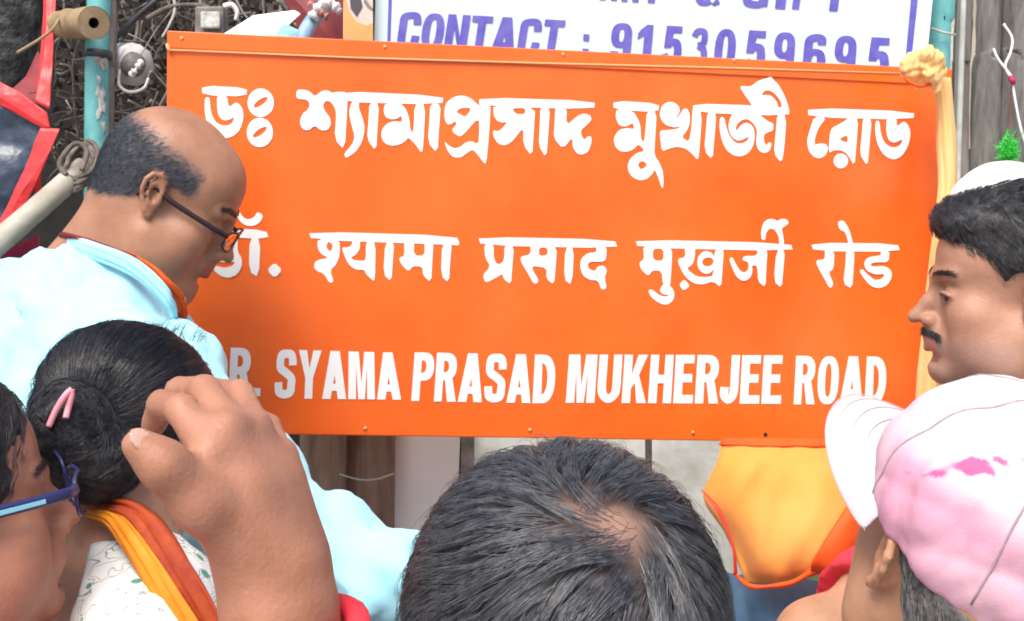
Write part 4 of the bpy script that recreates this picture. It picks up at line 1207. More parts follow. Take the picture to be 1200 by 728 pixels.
def hair(name, material, parent, F, V, Q, rng, n, guides, dirfn, length, r0, nseg=7, lift=(0, .004, .006, .004), jitter=.12, clump=.7, weight=None, gravity=0.0, keep=None, lenfn=None, extra=None):
    gr = tri_sample(V, Q, guides, rng, weight)
    L = rng.uniform(length[0], length[1], guides)
    if lenfn is not None:
        L = L * lenfn(gr)
    gp = grow(F, gr, dirfn, L, nseg, lift, jitter, rng, gravity)
    cr_ = tri_sample(V, Q, n, rng, weight)
    best = np.empty(n, int)
    for a in range(0, n, 2000):
        d = ((cr_[a:a + 2000, None, :] - gr[None]) ** 2).sum(2)
        best[a:a + 2000] = d.argmin(1)
    off = cr_ - gr[best]
    t = np.linspace(0, 1, nseg + 1)[None, :, None]
    sc = rng.uniform(.7, 1.05, n)
    paths = gp[best]
    paths = paths[:, :1] + (paths - paths[:, :1]) * sc[:, None, None]
    paths = paths + off[:, None, :] * (1 - clump * t ** .8)
    # nothing sinks below the skin
    flat = paths.reshape(-1, 3)
    d = F.at(flat); low = d < .0006
    if low.any():
        flat[low] += F.grad(flat[low]) * (.0008 - d[low])[:, None]
    paths = flat.reshape(n, nseg + 1, 3) + rng.normal(size=(n, nseg + 1, 3)) * .0004 * t
    if keep is not None:
        paths = paths[keep(paths)]
    if extra is not None:
        paths = np.concatenate([paths, extra])
    return strand_mesh(name, material, parent, paths, r0)

def strand_mesh(name, material, parent, paths, r0):
    n, m, _ = paths.shape
    tan = np.gradient(paths, axis=1); tan /= np.linalg.norm(tan, axis=2)[..., None] + 1e-9
    ref = np.broadcast_to(np.array([.3, .5, .81]), tan.shape)
    u = np.cross(tan, ref); u /= np.linalg.norm(u, axis=2)[..., None] + 1e-9
    v = np.cross(tan, u)
    r = r0 * np.interp(np.linspace(0, 1, m), [0, .15, .6, 1], [.8, 1, .85, .15])
    ang = [0, 2.094, 4.189]
    R3 = np.stack([paths + r[None, :, None] * (math.cos(a) * u + math.sin(a) * v) for a in ang], 2)   # n,m,3,3
    Vv = R3.reshape(-1, 3)
    idx = np.arange(n * m * 3).reshape(n, m, 3)
    f = []
    for k in range(3):
        j = (k + 1) % 3
        f.append(np.stack([idx[:, :-1, k], idx[:, :-1, j], idx[:, 1:, j], idx[:, 1:, k]], -1).reshape(-1, 4))
    return mesh_np(name, Vv, np.concatenate(f), material, parent)

def skinmat(name, c, c2, rough=.5, masks=None):
    m = mat(name, tuple(q * .93 for q in c), rough, tuple(q * w for q, w in zip(c2, (1.03, 1.0, .98))), 24, 9, bump=.0009, bscale=300, sss=.12, spec=.4, lo=.3, hi=.72,
            mask=[k for k, _ in masks] if masks else None, mask_col=[v for _, v in masks] if masks else None)
    return m

def smooth01(x, a, b):
    t = np.clip((x - a) / (b - a), 0, 1)
    return t * t * (3 - 2 * t)

def torso(F, nb, yaw, lean=0.0, s=1.0, male=True, shoulders=None, hips=True):
    """neck base nb; returns shoulder points (right, left) and the torso axes"""
    R = rot(yaw, lean)
    def w(*l): return nb + s * (R @ np.array(l))
    sw = .185 if male else .16
    F.ell(w(0, .02, -.17), (sw * .92 * s, .115 * s, .19 * s), R, .03)
    F.ell(w(0, .015, -.40), (.155 * s, .11 * s, .2 * s), R, .05)
    shr, shl = (w(sw, 0, -.065), w(-sw, 0, -.065)) if shoulders is None else shoulders
    for sh in (shr, shl):
        F.cone(w(0, -.01, -.01), sh, .055 * s, .06 * s, .04)
        F.ell(sh, (.062 * s,) * 3, None, .03)
    if hips:
        F.ell(w(0, 0, -.58), (.165 * s, .12 * s, .13 * s), rot(yaw), .05)
    return shr, shl, w, R

def trousers(parent, hip, yaw, material, s=1.0):
    """two cloth legs from the hips to the ground and a pair of shoes"""
    R = rot(yaw)
    lo = np.array([hip[0] - .3, hip[1] - .3, -.01]); hi = np.array([hip[0] + .3, hip[1] + .3, hip[2] + .1])
    F = Field(lo, hi, .012)
    F.ell(hip, (.178 * s, .135 * s, .12), R, 0)
    for sg in (-1, 1):
        a = hip + R @ A(sg * .085, 0, -.05); k = A(a[0], a[1], hip[2] * .52) + R @ A(sg * .01, .015, 0); e = A(a[0], a[1], .06) + R @ A(sg * .02, -.01, 0)
        F.cone(a, k, .088, .07, .03); F.cone(k, e, .07, .062, .03)
    F.wrinkle(.004, 9, 3, None, 2)
    V, Q = F.mesh()
    mesh_np('trousers', V, Q, material, parent)
    for sg in (-1, 1):
        F = Field(np.array([hip[0] - .35, hip[1] - .35, -.01]), np.array([hip[0] + .35, hip[1] + .35, .16]), .008)
        a = A(hip[0], hip[1], 0) + R @ A(sg * .105, -.02, .045)
        F.cone(a, a + R @ A(0, .12, -.012), .038, .036, .02); F.cone(a + R @ A(0, .12, -.012), a + R @ A(0, .19, -.018), .036, .026, .02); F.cone(a, a + A(0, 0, .06), .036, .04, .02)
        F.plane(A(0, 0, .004), A(0, 0, -1.), .003)
        V, Q = F.mesh(); mesh_np('shoe', V, Q, M['shoe'], parent)
# ------------------------------------------------------------------ people
def bounds(pts, m):
    p = np.array(pts); return p.min(0) - m, p.max(0) + m

def shirt(name, parent, nb, yaw, lean, arms, material, s=1.0, male=True, shoulders=None, length=.62, h=.007, wr=.004, wf=9, seed=1, neck_r=.062, neck_dir=None, grow_=.012, extra=None, cut=None, smooth_k=.03, attrs=None, hem_drop=0.0, wrd=None):
    """cloth body with sleeves; arms: list of (points, radii)"""
    R = rot(yaw, lean)
    def w(*l): return nb + s * (R @ np.array(l))
    sw = .185 if male else .16
    pts = [w(-.3, -.22, .08), w(.3, .22, .08), w(-.3, -.2, -.66), w(.3, .2, -.66)] + [q for a, _ in arms for q in a]
    if extra: pts += [e[0] for e in extra]
    lo, hi = bounds(pts, .12)
    F = Field(lo, hi, h)
    g = grow_
    shr, shl = (w(sw, 0, -.065), w(-sw, 0, -.065)) if shoulders is None else shoulders
    F.ell(w(0, .02, -.17), (sw * .92 * s + g, .115 * s + g, .19 * s + g), R, 0)
    F.ell(w(0, .015, -.40), (.158 * s + g, .118 * s + g, .22 * s), R, .06)
    F.ell(w(0, .0, -.58), (.172 * s + g, .13 * s + g, .14 * s), rot(yaw), .06)
    for sh in (shr, shl):
        F.cone(w(0, -.01, -.015), sh, .058 * s + g * .4, .062 * s + g * .6, .04)
        F.ell(sh, (.064 * s + g,) * 3, None, .03)
    for e in (extra or []):
        F.ell(e[0], e[1], e[2] if len(e) > 2 else None, .05)
    for p, r in arms:
        F.path(p, r, smooth_k)
    if wr:
        F.wrinkle(wr, wf, seed, wrd)
    for p, r in arms:                                       # open cuff
        d = unit(p[-1] - p[-2])
        F.ell(p[-1] + d * (r[-1] * .95), (r[-1] * 1.5,) * 3, None, .004, 'sub')
    nd = R @ A(0, -.02, 1) if neck_dir is None else neck_dir
    F.cone(nb - unit(nd) * .02, nb + unit(nd) * .14, neck_r, neck_r + .05, .01, 'sub')
    for p, n in (cut or []):
        F.plane(p, n, .006)
    V, Q = F.mesh()
    return mesh_np(name, V, Q, material, parent, attrs=attrs(V) if attrs else None), F

def head_cap(head, F, specs, cuts, ear=True):
    """hair volume: ellipsoids in the head frame minus cuts"""
    for i, (c, r) in enumerate(specs):
        head.E(F, c, r, 0 if i == 0 else .02)
    for c, r in cuts:
        head.E(F, c, r, .012, 'sub')
    if ear:
        for sg in (-1, 1):
            head.E(F, (sg * .085, -.002, -.005), (.03, .024, .034), .008, 'sub')

def glasses(head, parent, frame_m, inlay_m=None, rx=.026, rz=.019, lens=True, front=.112, z=.002, w=.074, tilt=0.0, temple_r=.0022, flat=2.2):
    g = bpy.data.objects.new('eyeglasses', None); COL.objects.link(g); g.parent = parent
    g.location = Vector([float(c) for c in (head.w(0, front, z) - world_off(parent))])
    for sg in (-1, 1):
        c = (sg * .034, front, z)
        b = MB(); loop = [head.w(c[0] + rx * math.copysign(abs(math.cos(a)) ** .7, math.cos(a)), c[1] - .010 * (math.cos(a) * sg > .3) * abs(math.cos(a)), c[2] + rz * math.copysign(abs(math.sin(a)) ** .7, math.sin(a))) for a in np.linspace(0, 2 * math.pi, 29)]
        b.tube(loop, .0016, 6, False)
        b.build('rim', frame_m, g, True)
        if lens:
            b = MB(); b.v = [tuple(q) for q in loop[:-1]]; b.f = [tuple(range(28))]; b.build('lens', M['lens'], g)
        b = MB()
        hinge = head.w(sg * (.034 + rx), front - .008, z + rz * .45)
        pts = [hinge, head.w(sg * (w), front - .03, z + rz * .45 + .001), head.w(sg * (w + .006), .02, z + .012), head.w(sg * (w + .006), -.012, z + .018), head.w(sg * (w + .003), -.03, z - .004)]
        b.tube(spline(pts), temple_r, 8, True, 1.0)
        k = len(b.v)
        up = head.R @ A(0, 0, 1)
        ctr = np.array(b.v).reshape(-1, 8, 3).mean(1)
        for i in range(k):
            cc = ctr[i // 8]; v = np.array(b.v[i]) - cc
            b.v[i] = tuple(cc + v + up * (v @ up) * (flat - 1))
        t = b.build('temple', frame_m, g, True)
        if inlay_m is not None:
            b = MB()
            q0, q1 = head.w(sg * (w + temple_r * 1.0 + .0012), front - .040, z + rz * .45 + .001), head.w(sg * (w + .006 + temple_r + .0008), .028, z + .0105)
            d = unit(q1 - q0); o = head.R @ A(sg * 1, 0, 0)
            b.box((q0 + q1) / 2, (q1 - q0) / 2, up * .0019, o * .0008); b.build('inlay', inlay_m, t)
    b = MB(); b.tube(spline([head.w(-.009, front, z + .004), head.w(0, front + .002, z + .007), head.w(.009, front, z + .004)]), .0015, 6); b.build('bridge', frame_m, g, True)
    return g

def eyes(head, parent, look=(0, 1, -.3)):
    for sg in (-1, 1):
        F = Field(head.w(sg * .032, .081, .002) - .02, head.w(sg * .032, .081, .002) + .02, .0018)
        head.E(F, (sg * .032, .0803, .0012), (.0122, .0122, .0110), 0)
        V, Q = F.mesh(); e = mesh_np('eye', V, Q, M['eye'], parent)
        d = unit(head.R @ unit(A(sg * .12, look[1], look[2])))
        c = head.w(sg * .032, .0803, .0012)
        b = MB(); b.tube([c + d * .0112 * head.s, c + d * .0126 * head.s, c + d * .0130 * head.s], [.0056, .005, .002], 14); b.build('iris', M['iris'], e, True)

def brow_strands(head, parent, F, material, z=.030, n=260, name='eyebrow', seed=0, r0=.00028):
    rng = np.random.default_rng(seed)
    for sg in (-1, 1):
        t = rng.random(n)
        x = .010 + .040 * t; y = .103 - .018 * t ** 1.6; zz = z + .004 * np.sin(t * 2.6) + rng.normal(size=n) * .0018
        roots = np.stack([head.w(sg * a, b_, c) for a, b_, c in zip(x, y, zz)])
        for _ in range(4):
            roots = roots - F.grad(roots) * (F.at(roots) - .0005)[:, None]
        d = head.R @ A(sg * 1, -.25, .18)
        paths = grow(F, roots, lambda p: np.broadcast_to(d, p.shape), rng.uniform(.006, .011, n), 4, (0, .0015, .002, .0012), .18, rng)
        strand_mesh(name, material, parent, paths, r0)

# ---- A: balding man bending over to read the sign
rngA = np.random.default_rng(101)
hA = Head(P(195, 232, 1.75), -84, 29, 0, .92)
pA = person('balding man with glasses in a pale cyan kurta leaning towards the sign', hA.p)
nbA = P(133, 338, 1.755)
shA_r, shA_l = P(173, 454, 1.61), P(60, 400, 1.95)
armA = [shA_r, P(280, 556, 1.555), P(384, 643, 1.52), P(448, 672, 1.50), P(540, 704, 1.48)]
elA = armA[2]; wrA = P(560, 706, 1.47)
lo, hi = bounds([hA.p + .17, hA.p - .17, P(40, 900, 1.9), P(700, 930, 1.4), P(-90, 500, 1.7), P(60, 400, 2.0)], .05)
FA = Field(lo, hi, .0036)
hA.skull(FA, fat=.004)
FA.cone(hA.w(0, -.030, -.045), nbA, .056, .062, .03)
FA.cone(hA.w(0, .03, -.085), nbA + FWD * 0 + RIGHT * .05, .035, .05, .03)
Rta = rot(-78, 24)
torso(FA, nbA, -78, 24, 1.0, True, (shA_r, shA_l))
FA.path([shA_r, armA[1], elA], [.055, .048, .04], .03); FA.path([elA, wrA], [.038, .027], .02)
simple_hand(FA, wrA, A(1, .3, -.2), A(0, .4, -1), 1, .5)
V, Q = FA.mesh()
L = hA.l(V)
def stubA(L):
    x, y, z = L[:, 0], L[:, 1], L[:, 2]
    top = .072 + .014 * smooth01(-y, .0, .08) - .012 * smooth01(y, .0, .05)
    low = -.020 - .02 * smooth01(-y, .03, .09) + .046 * smooth01(y, -.045, .01)
    front = .044 - .10 * np.abs(z - .06)
    m = smooth01(top - z, -.016, .024) * smooth01(z - low, -.008, .012) * smooth01(front - y, -.008, .010)
    return m * ~((np.abs(x) > .0765) & (y > -.036) & (y < .012) & (z < .040))
skA = skinmat('tan_skin', (.315, .150, .086), (.40, .205, .125), .46, [('stubble', (.085, .085, .095)), ('lip', (.30, .10, .08))])
mA = stubA(L) * (hA.p[2] - 1.0 < V[:, 2]) * (L[:, 2] > -.1)
body = mesh_np('body', V, Q, skA, pA, attrs={'stubble': mA * .85, 'lip': smooth01(.02 - np.abs(L[:, 2] + .066), .0, .012) * (L[:, 1] > .098) * (np.abs(L[:, 0]) < .026)})
dirA = lambda p: np.broadcast_to(hA.R @ A(0, -.75, -.6), p.shape)
wA = lambda c: stubA(hA.l(c)) ** 2 * (hA.l(c)[:, 2] > -.06) * (hA.l(c)[:, 2] < .14) * (np.linalg.norm(hA.l(c), axis=1) < .16) + 1e-9
hair('hair', M['stubble_hair'], pA, FA, V, Q, rngA, 15000, 2500, dirA, (.006, .012), .00019, 4, (0, .0012, .0014), .16, .2, wA)
brow_strands(hA, pA, FA, M['hair_black'], seed=3)
glasses(hA, pA, M['brownframe'], front=.118, z=-.004, rx=.024, rz=.016, w=.073, temple_r=.0019, flat=2.0)
kur, FK = shirt('kurta', pA, nbA, -78, 24, [(armA, [.072, .058, .047, .043, .040]), ([P(420, 665, 1.51), P(446, 700, 1.51), P(448, 790, 1.53)], [.030, .024, .020])], M['kurta'], shoulders=(shA_r, shA_l), wr=.011, wf=10, seed=12, neck_r=.066,
                grow_=.018, neck_dir=hA.w(0, -.03, -.05) - nbA,
                extra=[(P(98, 352, 1.71), (.085, .075, .058)), (P(60, 495, 1.76), (.20, .17, .20)), (P(20, 440, 1.85), (.16, .14, .16)), (P(112, 430, 1.68), (.09, .09, .10)), (P(50, 760, 1.76), (.20, .19, .35)), (P(165, 660, 1.72), (.12, .12, .28))])
def band(name, material, parent, pts, width, wdirs, th=.004, bow=.004, wob=.0015, seed=0, n=8, at=None):
    """a strip of cloth along pts, wdirs: width direction at each point"""
    c = spline(pts, n); m = len(c)
    t0 = np.linspace(0, 1, len(pts)); t1 = np.linspace(0, 1, m)
    wd = np.stack([np.interp(t1, t0, np.array(wdirs)[:, i]) for i in range(3)], 1); wd /= np.linalg.norm(wd, axis=1)[:, None]
    wv = np.interp(t1, np.linspace(0, 1, len(np.atleast_1d(width))), np.atleast_1d(width))
    tg = np.gradient(c, axis=0); nn = np.cross(tg, wd); nn /= np.linalg.norm(nn, axis=1)[:, None]
    rg = np.random.default_rng(seed); ph = rg.uniform(0, 6, 4)
    rows = []
    for j in np.linspace(-1, 1, 13):
        rows.append(c + wd * (wv * j)[:, None] + nn * (bow * (1 - j * j) + wob * np.sin(9 * j + 6 * t1 + ph[0]) + wob * np.sin(15 * j - 4 * t1 + ph[1]))[:, None])
    G = np.stack(rows, 1); k = G.shape[1]
    idx = np.arange(m * k).reshape(m, k)
    f = np.stack([idx[:-1, :-1], idx[1:, :-1], idx[1:, 1:], idx[:-1, 1:]], -1).reshape(-1, 4)
    o = mesh_np(name, G.reshape(-1, 3), f, material, parent, at=at)
    md = o.modifiers.new('thickness', 'SOLIDIFY'); md.thickness = th; md.offset = 0
    return o
vw = lambda: -FWD
upA = UP * .6 + RIGHT * .6 - FWD * .5
sc = band('scarf', M['saffron_deep'], pA, [P(148, 300, 1.63), P(170, 316, 1.61), P(192, 336, 1.605), P(208, 353, 1.625), P(214, 376, 1.66)], [.008, .016, .014, .012], [upA] * 5, .004, .003)
band('scarf_border', M['darkred'], sc, [P(72, 275, 1.72), P(100, 281, 1.665), P(135, 294, 1.632), P(168, 311, 1.61), P(203, 343, 1.61)], [.003, .0035, .005, .005], [UP + RIGHT * .3 - FWD * .3] * 5, .003, .002)
band('collar', M['kurta'], kur, [P(72, 285, 1.735), P(100, 291, 1.662), P(138, 304, 1.626), P(168, 321, 1.604), P(196, 349, 1.60), P(205, 372, 1.62)], [.010, .012, .012, .012, .012, .010], [UP + RIGHT * .3 - FWD * .5] * 6, .004, .003, .0006, 3)
trousers(pA, A(nbA[0] - .12, nbA[1] + .02, .93), -78, M['whitecotton'])

# ---- H: man with a moustache in profile at the right
rngH = np.random.default_rng(202)
hH = Head(P(1188, 344, 1.53), 82, 3, 0, .92)
pH = person('clean dark-haired man with moustache in profile, at the right of the sign', hH.p)
nbH = hH.p + A(.035, .02, -.19)
lo, hi = bounds([hH.p + .15, hH.p - .15, nbH + A(.26, .26, -.7), nbH - A(.26, .26, 0)], .06)
FH = Field(lo, hi, .003)
hH.skull(FH, nose=1.5)
FH.cone(hH.w(0, -.030, -.045), nbH, .056, .066, .03)
shr, shl, _, _ = torso(FH, nbH, 80, 2)
for sh, dx in ((shr, 1), (shl, -1)):
    e = sh + A(.03, .02 * dx, -.29); wv = e + A(-.10, .02, -.22)
    FH.path([sh, e], [.052, .04], .03); FH.path([e, wv], [.038, .026], .02); simple_hand(FH, wv, A(-.35, 0, -1), A(0, dx, 0), dx, .5)
V, Q = FH.mesh(); L = hH.l(V)
skH = skinmat('fair_brown_skin', (.34, .172, .108), (.43, .238, .158), .48, [('stubble', (.30, .20, .17)), ('lip', (.42, .16, .13))])
beard = smooth01(L[:, 1], .0, .03) * smooth01(-.045 - L[:, 2], .0, .02) * smooth01(L[:, 2], -.13, -.11) * (L[:, 2] > -.14)
mesh_np('body', V, Q, skH, pH, attrs={'stubble': beard * .45, 'lip': smooth01(.018 - np.abs(L[:, 2] + .067), .0, .012) * (L[:, 1] > .0985) * (np.abs(L[:, 0]) < .026)})
FHc = Field(hH.p - .17, hH.p + .19, .003)
head_cap(hH, FHc, [((0, -.012, .055), (.084, .104, .090)), ((0, .056, .094), (.060, .048, .034)), ((0, -.045, .0), (.074, .068, .07))],
         [((0, .135, -.035), (.12, .077, .100)), ((0, .115, .02), (.10, .062, .058)), ((0, .085, -.06), (.12, .07, .075)), ((0, -.06, -.115), (.1, .1, .06)), ((-.09, .075, .01), (.06, .05, .05)), ((.09, .075, .01), (.06, .05, .05)), ((.09, -.002, -.012), (.05, .040, .050)), ((-.09, -.002, -.012), (.05, .040, .050))])
FHc.wrinkle(.002, 30, 4, None, 2)
Vc, Qc = FHc.mesh()
capH = mesh_np('hair', Vc, Qc, M['hair_cap'], pH)
def dirH(p):
    l = hH.l(p)
    d = np.zeros_like(l)
    front = smooth01(l[:, 1], .0, .07) * smooth01(l[:, 2], .07, .11)
    d[:, 0] = .35 * np.sign(l[:, 0] + .02) * (1 - front) + .9 * front
    d[:, 1] = -.55 + .3 * front
    d[:, 2] = -.75 * smooth01(np.abs(l[:, 0]), .02, .07) + .3 * front
    return d @ hH.R.T
hair('hair_strands', M['hair_black'], capH, FHc, Vc, Qc, rngH, 15000, 2600, dirH, (.012, .020), .00022, 5, (0, .002, .0035, .004), .16, .45, lambda c: (np.linalg.norm((hH.l(c) - A(0, -.002, -.010)) * A(0, 1, 1), axis=1) > .050) + 1e-9)
brow_strands(hH, pH, FH, M['hair_black'], z=.0255, n=190, seed=5, r0=.00026)
eyes(hH, pH, (0, 1, -.25))
# upper lids and lashes
for sg in (-1, 1):
    b = MB(); b.tube(spline([hH.w(sg * .021, .0935, .001), hH.w(sg * .028, .0950, .0035), hH.w(sg * .036, .0930, .004), hH.w(sg * .0445, .0865, .0005)]), .0026, 6)
    b.build('upper_lid', skH, pH, True)
    b = MB(); b.tube(spline([hH.w(sg * .021, .0945, .0), hH.w(sg * .028, .0975, .0012), hH.w(sg * .036, .0955, .0015), hH.w(sg * .0445, .0885, -.0010)]), .0011, 5)
    b.build('eyelash', M['hair_black'], pH, True)
n = 1000
t = rngH.uniform(-1, 1, n)
roots = np.stack([hH.w(a * .030, .1075 - .013 * a * a, -.0470 + .0038 * r_ - .008 * a * a) for a, r_ in zip(t, rngH.uniform(-1, .9, n))])
for _ in range(5):
    roots = roots - FH.grad(roots) * (FH.at(roots) - .0005)[:, None]
dl = np.stack([hH.R @ A(a * .7, .05, -.8) for a in t])
pth = roots[:, None, :] + 0
g0 = FH.grad(roots)
dl = dl - g0 * (dl * g0).sum(1)[:, None] + rngH.normal(size=dl.shape) * .28 + g0 * .22
pth = np.stack([roots + dl * s_ for s_ in (0, .0022, .0042, .0058)], 1)
strand_mesh('moustache', M['hair_black'], pH, pth, .00022)
arms = []
for sh, dx in ((shr, 1), (shl, -1)):
    arms.append(([sh, sh + A(.03, .02 * dx, -.29), sh + A(-.05, .03 * dx, -.46)], [.066, .056, .046]))
shirt('shirt', pH, nbH, 80, 2, arms, M['whitecotton'], seed=21, neck_r=.064)
b = MB(); b.tube([nbH + .066 * A(math.cos(a), math.sin(a), .25 + .25 * math.cos(a)) for a in np.linspace(0, 6.283, 26)], .011, 8, False, .5); b.build('collar', M['whitecotton'], pH, True)
trousers(pH, A(nbH[0] + .02, nbH[1], .95), 80, M['trouser'])

# ---- I: person with a white cap behind the moustached man
hI = Head(P(1170, 306, 1.88), 10, 0, 0, .97)
pI = person('person in a white cap mostly hidden behind the man with the moustache', hI.p)
nbI = hI.p + A(.09, .02, -.22)
lo, hi = bounds([hI.p + .15, hI.p - .15, nbI + A(.26, .26, -.7), nbI - A(.26, .26, 0)], .06)
F = Field(lo, hi, .006); hI.skull(F); F.cone(hI.w(0, -.03, -.045), nbI, .056, .066, .03)
shr, shl, _, _ = torso(F, nbI, 100)
for sh, dx in ((shr, 1), (shl, -1)):
    F.path([sh, sh + A(.02, .02 * dx, -.28), sh + A(0, .05 * dx, -.5)], [.05, .04, .027], .03)
    simple_hand(F, sh + A(0, .05 * dx, -.5), A(0, 0, -1), A(0, dx, 0), dx, .4)
V, Q = F.mesh(); mesh_np('body', V, Q, skA, pI, attrs={'stubble': np.zeros(len(V)), 'lip': np.zeros(len(V))})
F = Field(hI.p - .15, hI.p + .18, .004); hI.E(F, (0, -.012, .062), (.085, .108, .088), 0); F.plane(hI.w(0, 0, .045), hI.R @ A(0, .15, -1), .006); F.wrinkle(.002, 14, 3, None, 2)
V, Q = F.mesh(); mesh_np('cap', V, Q, M['whitecotton'], pI)
shirt('shirt', pI, nbI, 100, 0, [([sh, sh + A(.02, .02 * dx, -.28), sh + A(0, .05 * dx, -.47)], [.066, .055, .045]) for sh, dx in ((shr, 1), (shl, -1))], M['whitecotton'], seed=22)
trousers(pI, A(nbI[0] + .02, nbI[1], .95), 100, M['trouser'])

# ---- B: woman with a low bun
rngB = np.random.default_rng(303)
hB = Head(P(150, 518, 1.37), -66, 20, 2, .88)
pB = person('woman with black hair in a low bun and a saffron dupatta over a printed blouse', hB.p)
nbB = P(128, 648, 1.34)
lo, hi = bounds([hB.p + .14, hB.p - .14, nbB + A(.24, .24, -.62), nbB - A(.24, .24, 0)], .05)
FB = Field(lo, hi, .004)
hB.skull(FB, male=False); FB.cone(hB.w(0, -.030, -.05), nbB, .047, .056, .03)
shBr, shBl, _, _ = torso(FB, nbB, -60, 4, .93, False)
armsB = []
for sh, dx in ((shBr, 1), (shBl, -1)):
    e = sh + A(.02, -.02 * dx, -.26); wv = e + A(.12, .08, -.16)
    FB.path([sh, e], [.045, .036], .03); FB.path([e, wv], [.034, .023], .02); simple_hand(FB, wv, A(.5, .4, -.6), A(0, .3, -1), dx, .5, .9)
    armsB.append(([sh, sh + (e - sh) * .6], [.056, .050]))
V, Q = FB.mesh()
skB = skinmat('warm_brown_skin', (.44, .225, .125), (.54, .30, .18), .5, None)
mesh_np('body', V, Q, skB, pB)
FBc = Field(hB.p - .16, hB.p + .17, .003)
head_cap(hB, FBc, [((0, -.016, .048), (.084, .108, .094)), ((0, -.055, -.01), (.074, .066, .075))],
         [((0, .150, -.045), (.16, .140, .142)), ((0, -.03, -.155), (.1, .1, .075))], ear=False)
FBc.wrinkle(.0012, 22, 2, None, 2)
Vc, Qc = FBc.mesh()
hrB = mesh_np('hair', Vc, Qc, M['hair_cap'], pB)
bunc = P(82, 507, 1.26)
def dirB(p):
    d = bunc - p
    d /= np.linalg.norm(d, axis=1)[:, None]
    return d
hair('hair_strands', M['hair_black'], hrB, FBc, Vc, Qc, rngB, 9000, 900, dirB, (.05, .09), .00028, 8, (0, .0015, .002, .001), .05, .35)
FBb = Field(bunc - .08, bunc + .08, .0025)
FBb.ell(bunc, (.040, .040, .052), None, 0)
FBb.ell(bunc + UP * -.028 + RIGHT * .03 + FWD * .0, (.035, .035, .035), None, .02)
FBb.ell(P(108, 548, 1.28), (.042, .040, .030), None, .02)
Vb, Qb = FBb.mesh()
bun = mesh_np('hair_bun', Vb, Qb, M['hair_cap'], hrB)
def dirBun(p):
    r = p - bunc
    return np.cross(np.broadcast_to(-FWD * .9 + RIGHT * .4 + UP * .1, r.shape), r) + RIGHT * .01
hair('bun_strands', M['hair_black'], bun, FBb, Vb, Qb, rngB, 4200, 420, dirBun, (.05, .10), .00028, 9, (0, .0010, .0014, .0008), .03, .3)
for pts in ([(84, 456), (76, 464), (66, 480), (57, 500)], [(84, 456), (83, 466), (80, 478), (77, 490)]):
    b = MB(); b.tube(spline([P(x, y, 1.218 - .003 * (x < 80)) for x, y in pts]), [.0030] * 25, 8); b.build('hair_band', M['pinkband'], bun, True)
# flyaway hairs at the crown
fl = []
for k in range(70):
    x0 = 150 + rngB.random() * 85; y0 = 384 + max(0, (x0 - 190)) * .28
    p0 = P(x0, y0 + 6, 1.36); L_ = rngB.uniform(8, 26)
    a = rngB.uniform(-.9, .35)
    fl.append([p0 + (RIGHT * math.cos(a) * s_ + UP * (-math.sin(a) * s_ + 2.0 * s_ * (1 - s_))) * L_ / 1100 for s_ in np.linspace(0, 1, 6)])
strand_mesh('flyaway_hair', M['hair_black'], hrB, np.array(fl), .00022)
# printed blouse, cut low at the back
def blouse_mat():
    m = mat('printed_blouse', (.74, .76, .70), .85, (.80, .81, .76), 10, bump=.0005, bscale=500)
    t = m.node_tree; b = t.nodes['Principled BSDF']
    tc = t.nodes.new('ShaderNodeTexCoord')
    prev = b.inputs['Base Color'].links[0].from_socket
    nz = t.nodes.new('ShaderNodeTexNoise'); nz.inputs['Scale'].default_value = 34; nz.inputs['Detail'].default_value = 2
    t.links.new(tc.outputs['Object'], nz.inputs['Vector'])
    def line(lo, w, col, src, prev):
        r = t.nodes.new('ShaderNodeValToRGB'); e = r.color_ramp.elements
        e[0].position = lo; e[0].color = (0, 0, 0, 1); e[1].position = lo + w; e[1].color = (1, 1, 1, 1)
        x = e.new(lo + 2 * w); x.color = (0, 0, 0, 1)
        t.links.new(src, r.inputs['Fac'])
        mx = t.nodes.new('ShaderNodeMix'); mx.data_type = 'RGBA'
        t.links.new(r.outputs['Color'], mx.inputs['Factor']); t.links.new(prev, mx.inputs['A']); mx.inputs['B'].default_value = (*col, 1)
        return mx.outputs['Result']
    prev = line(.49, .018, (.16, .22, .19), nz.outputs['Fac'], prev)
    prev = line(.57, .014, (.26, .31, .27), nz.outputs['Fac'], prev)
    vo = t.nodes.new('ShaderNodeTexVoronoi'); vo.inputs['Scale'].default_value = 36
    t.links.new(tc.outputs['Object'], vo.inputs['Vector'])
    r = t.nodes.new('ShaderNodeValToRGB'); r.color_ramp.elements[0].position = .20; r.color_ramp.elements[0].color = (1, 1, 1, 1); r.color_ramp.elements[1].position = .24; r.color_ramp.elements[1].color = (0, 0, 0, 1)
    t.links.new(vo.outputs['Distance'], r.inputs['Fac'])
    mx = t.nodes.new('ShaderNodeMix'); mx.data_type = 'RGBA'
    t.links.new(r.outputs['Color'], mx.inputs['Factor']); t.links.new(prev, mx.inputs['A']); mx.inputs['B'].default_value = (.09, .28, .20, 1)
    t.links.new(mx.outputs['Result'], b.inputs['Base Color'])
    return m
M['blouse'] = blouse_mat()
cutp, cutn = P(118, 690, 1.28), unit(-RIGHT * .93 - UP * .1 + FWD * .05)
blo, _ = shirt('blouse', pB, nbB, -60, 4, armsB, M['blouse'], s=.93, male=False, wr=.003, wf=10, seed=31, neck_r=.05, grow_=.010, cut=[(cutp, cutn)], extra=[(P(175, 735, 1.29), (.075, .06, .08)), (P(190, 850, 1.31), (.10, .08, .14))])
wd = RIGHT * .8 + UP * .55 - FWD * .25
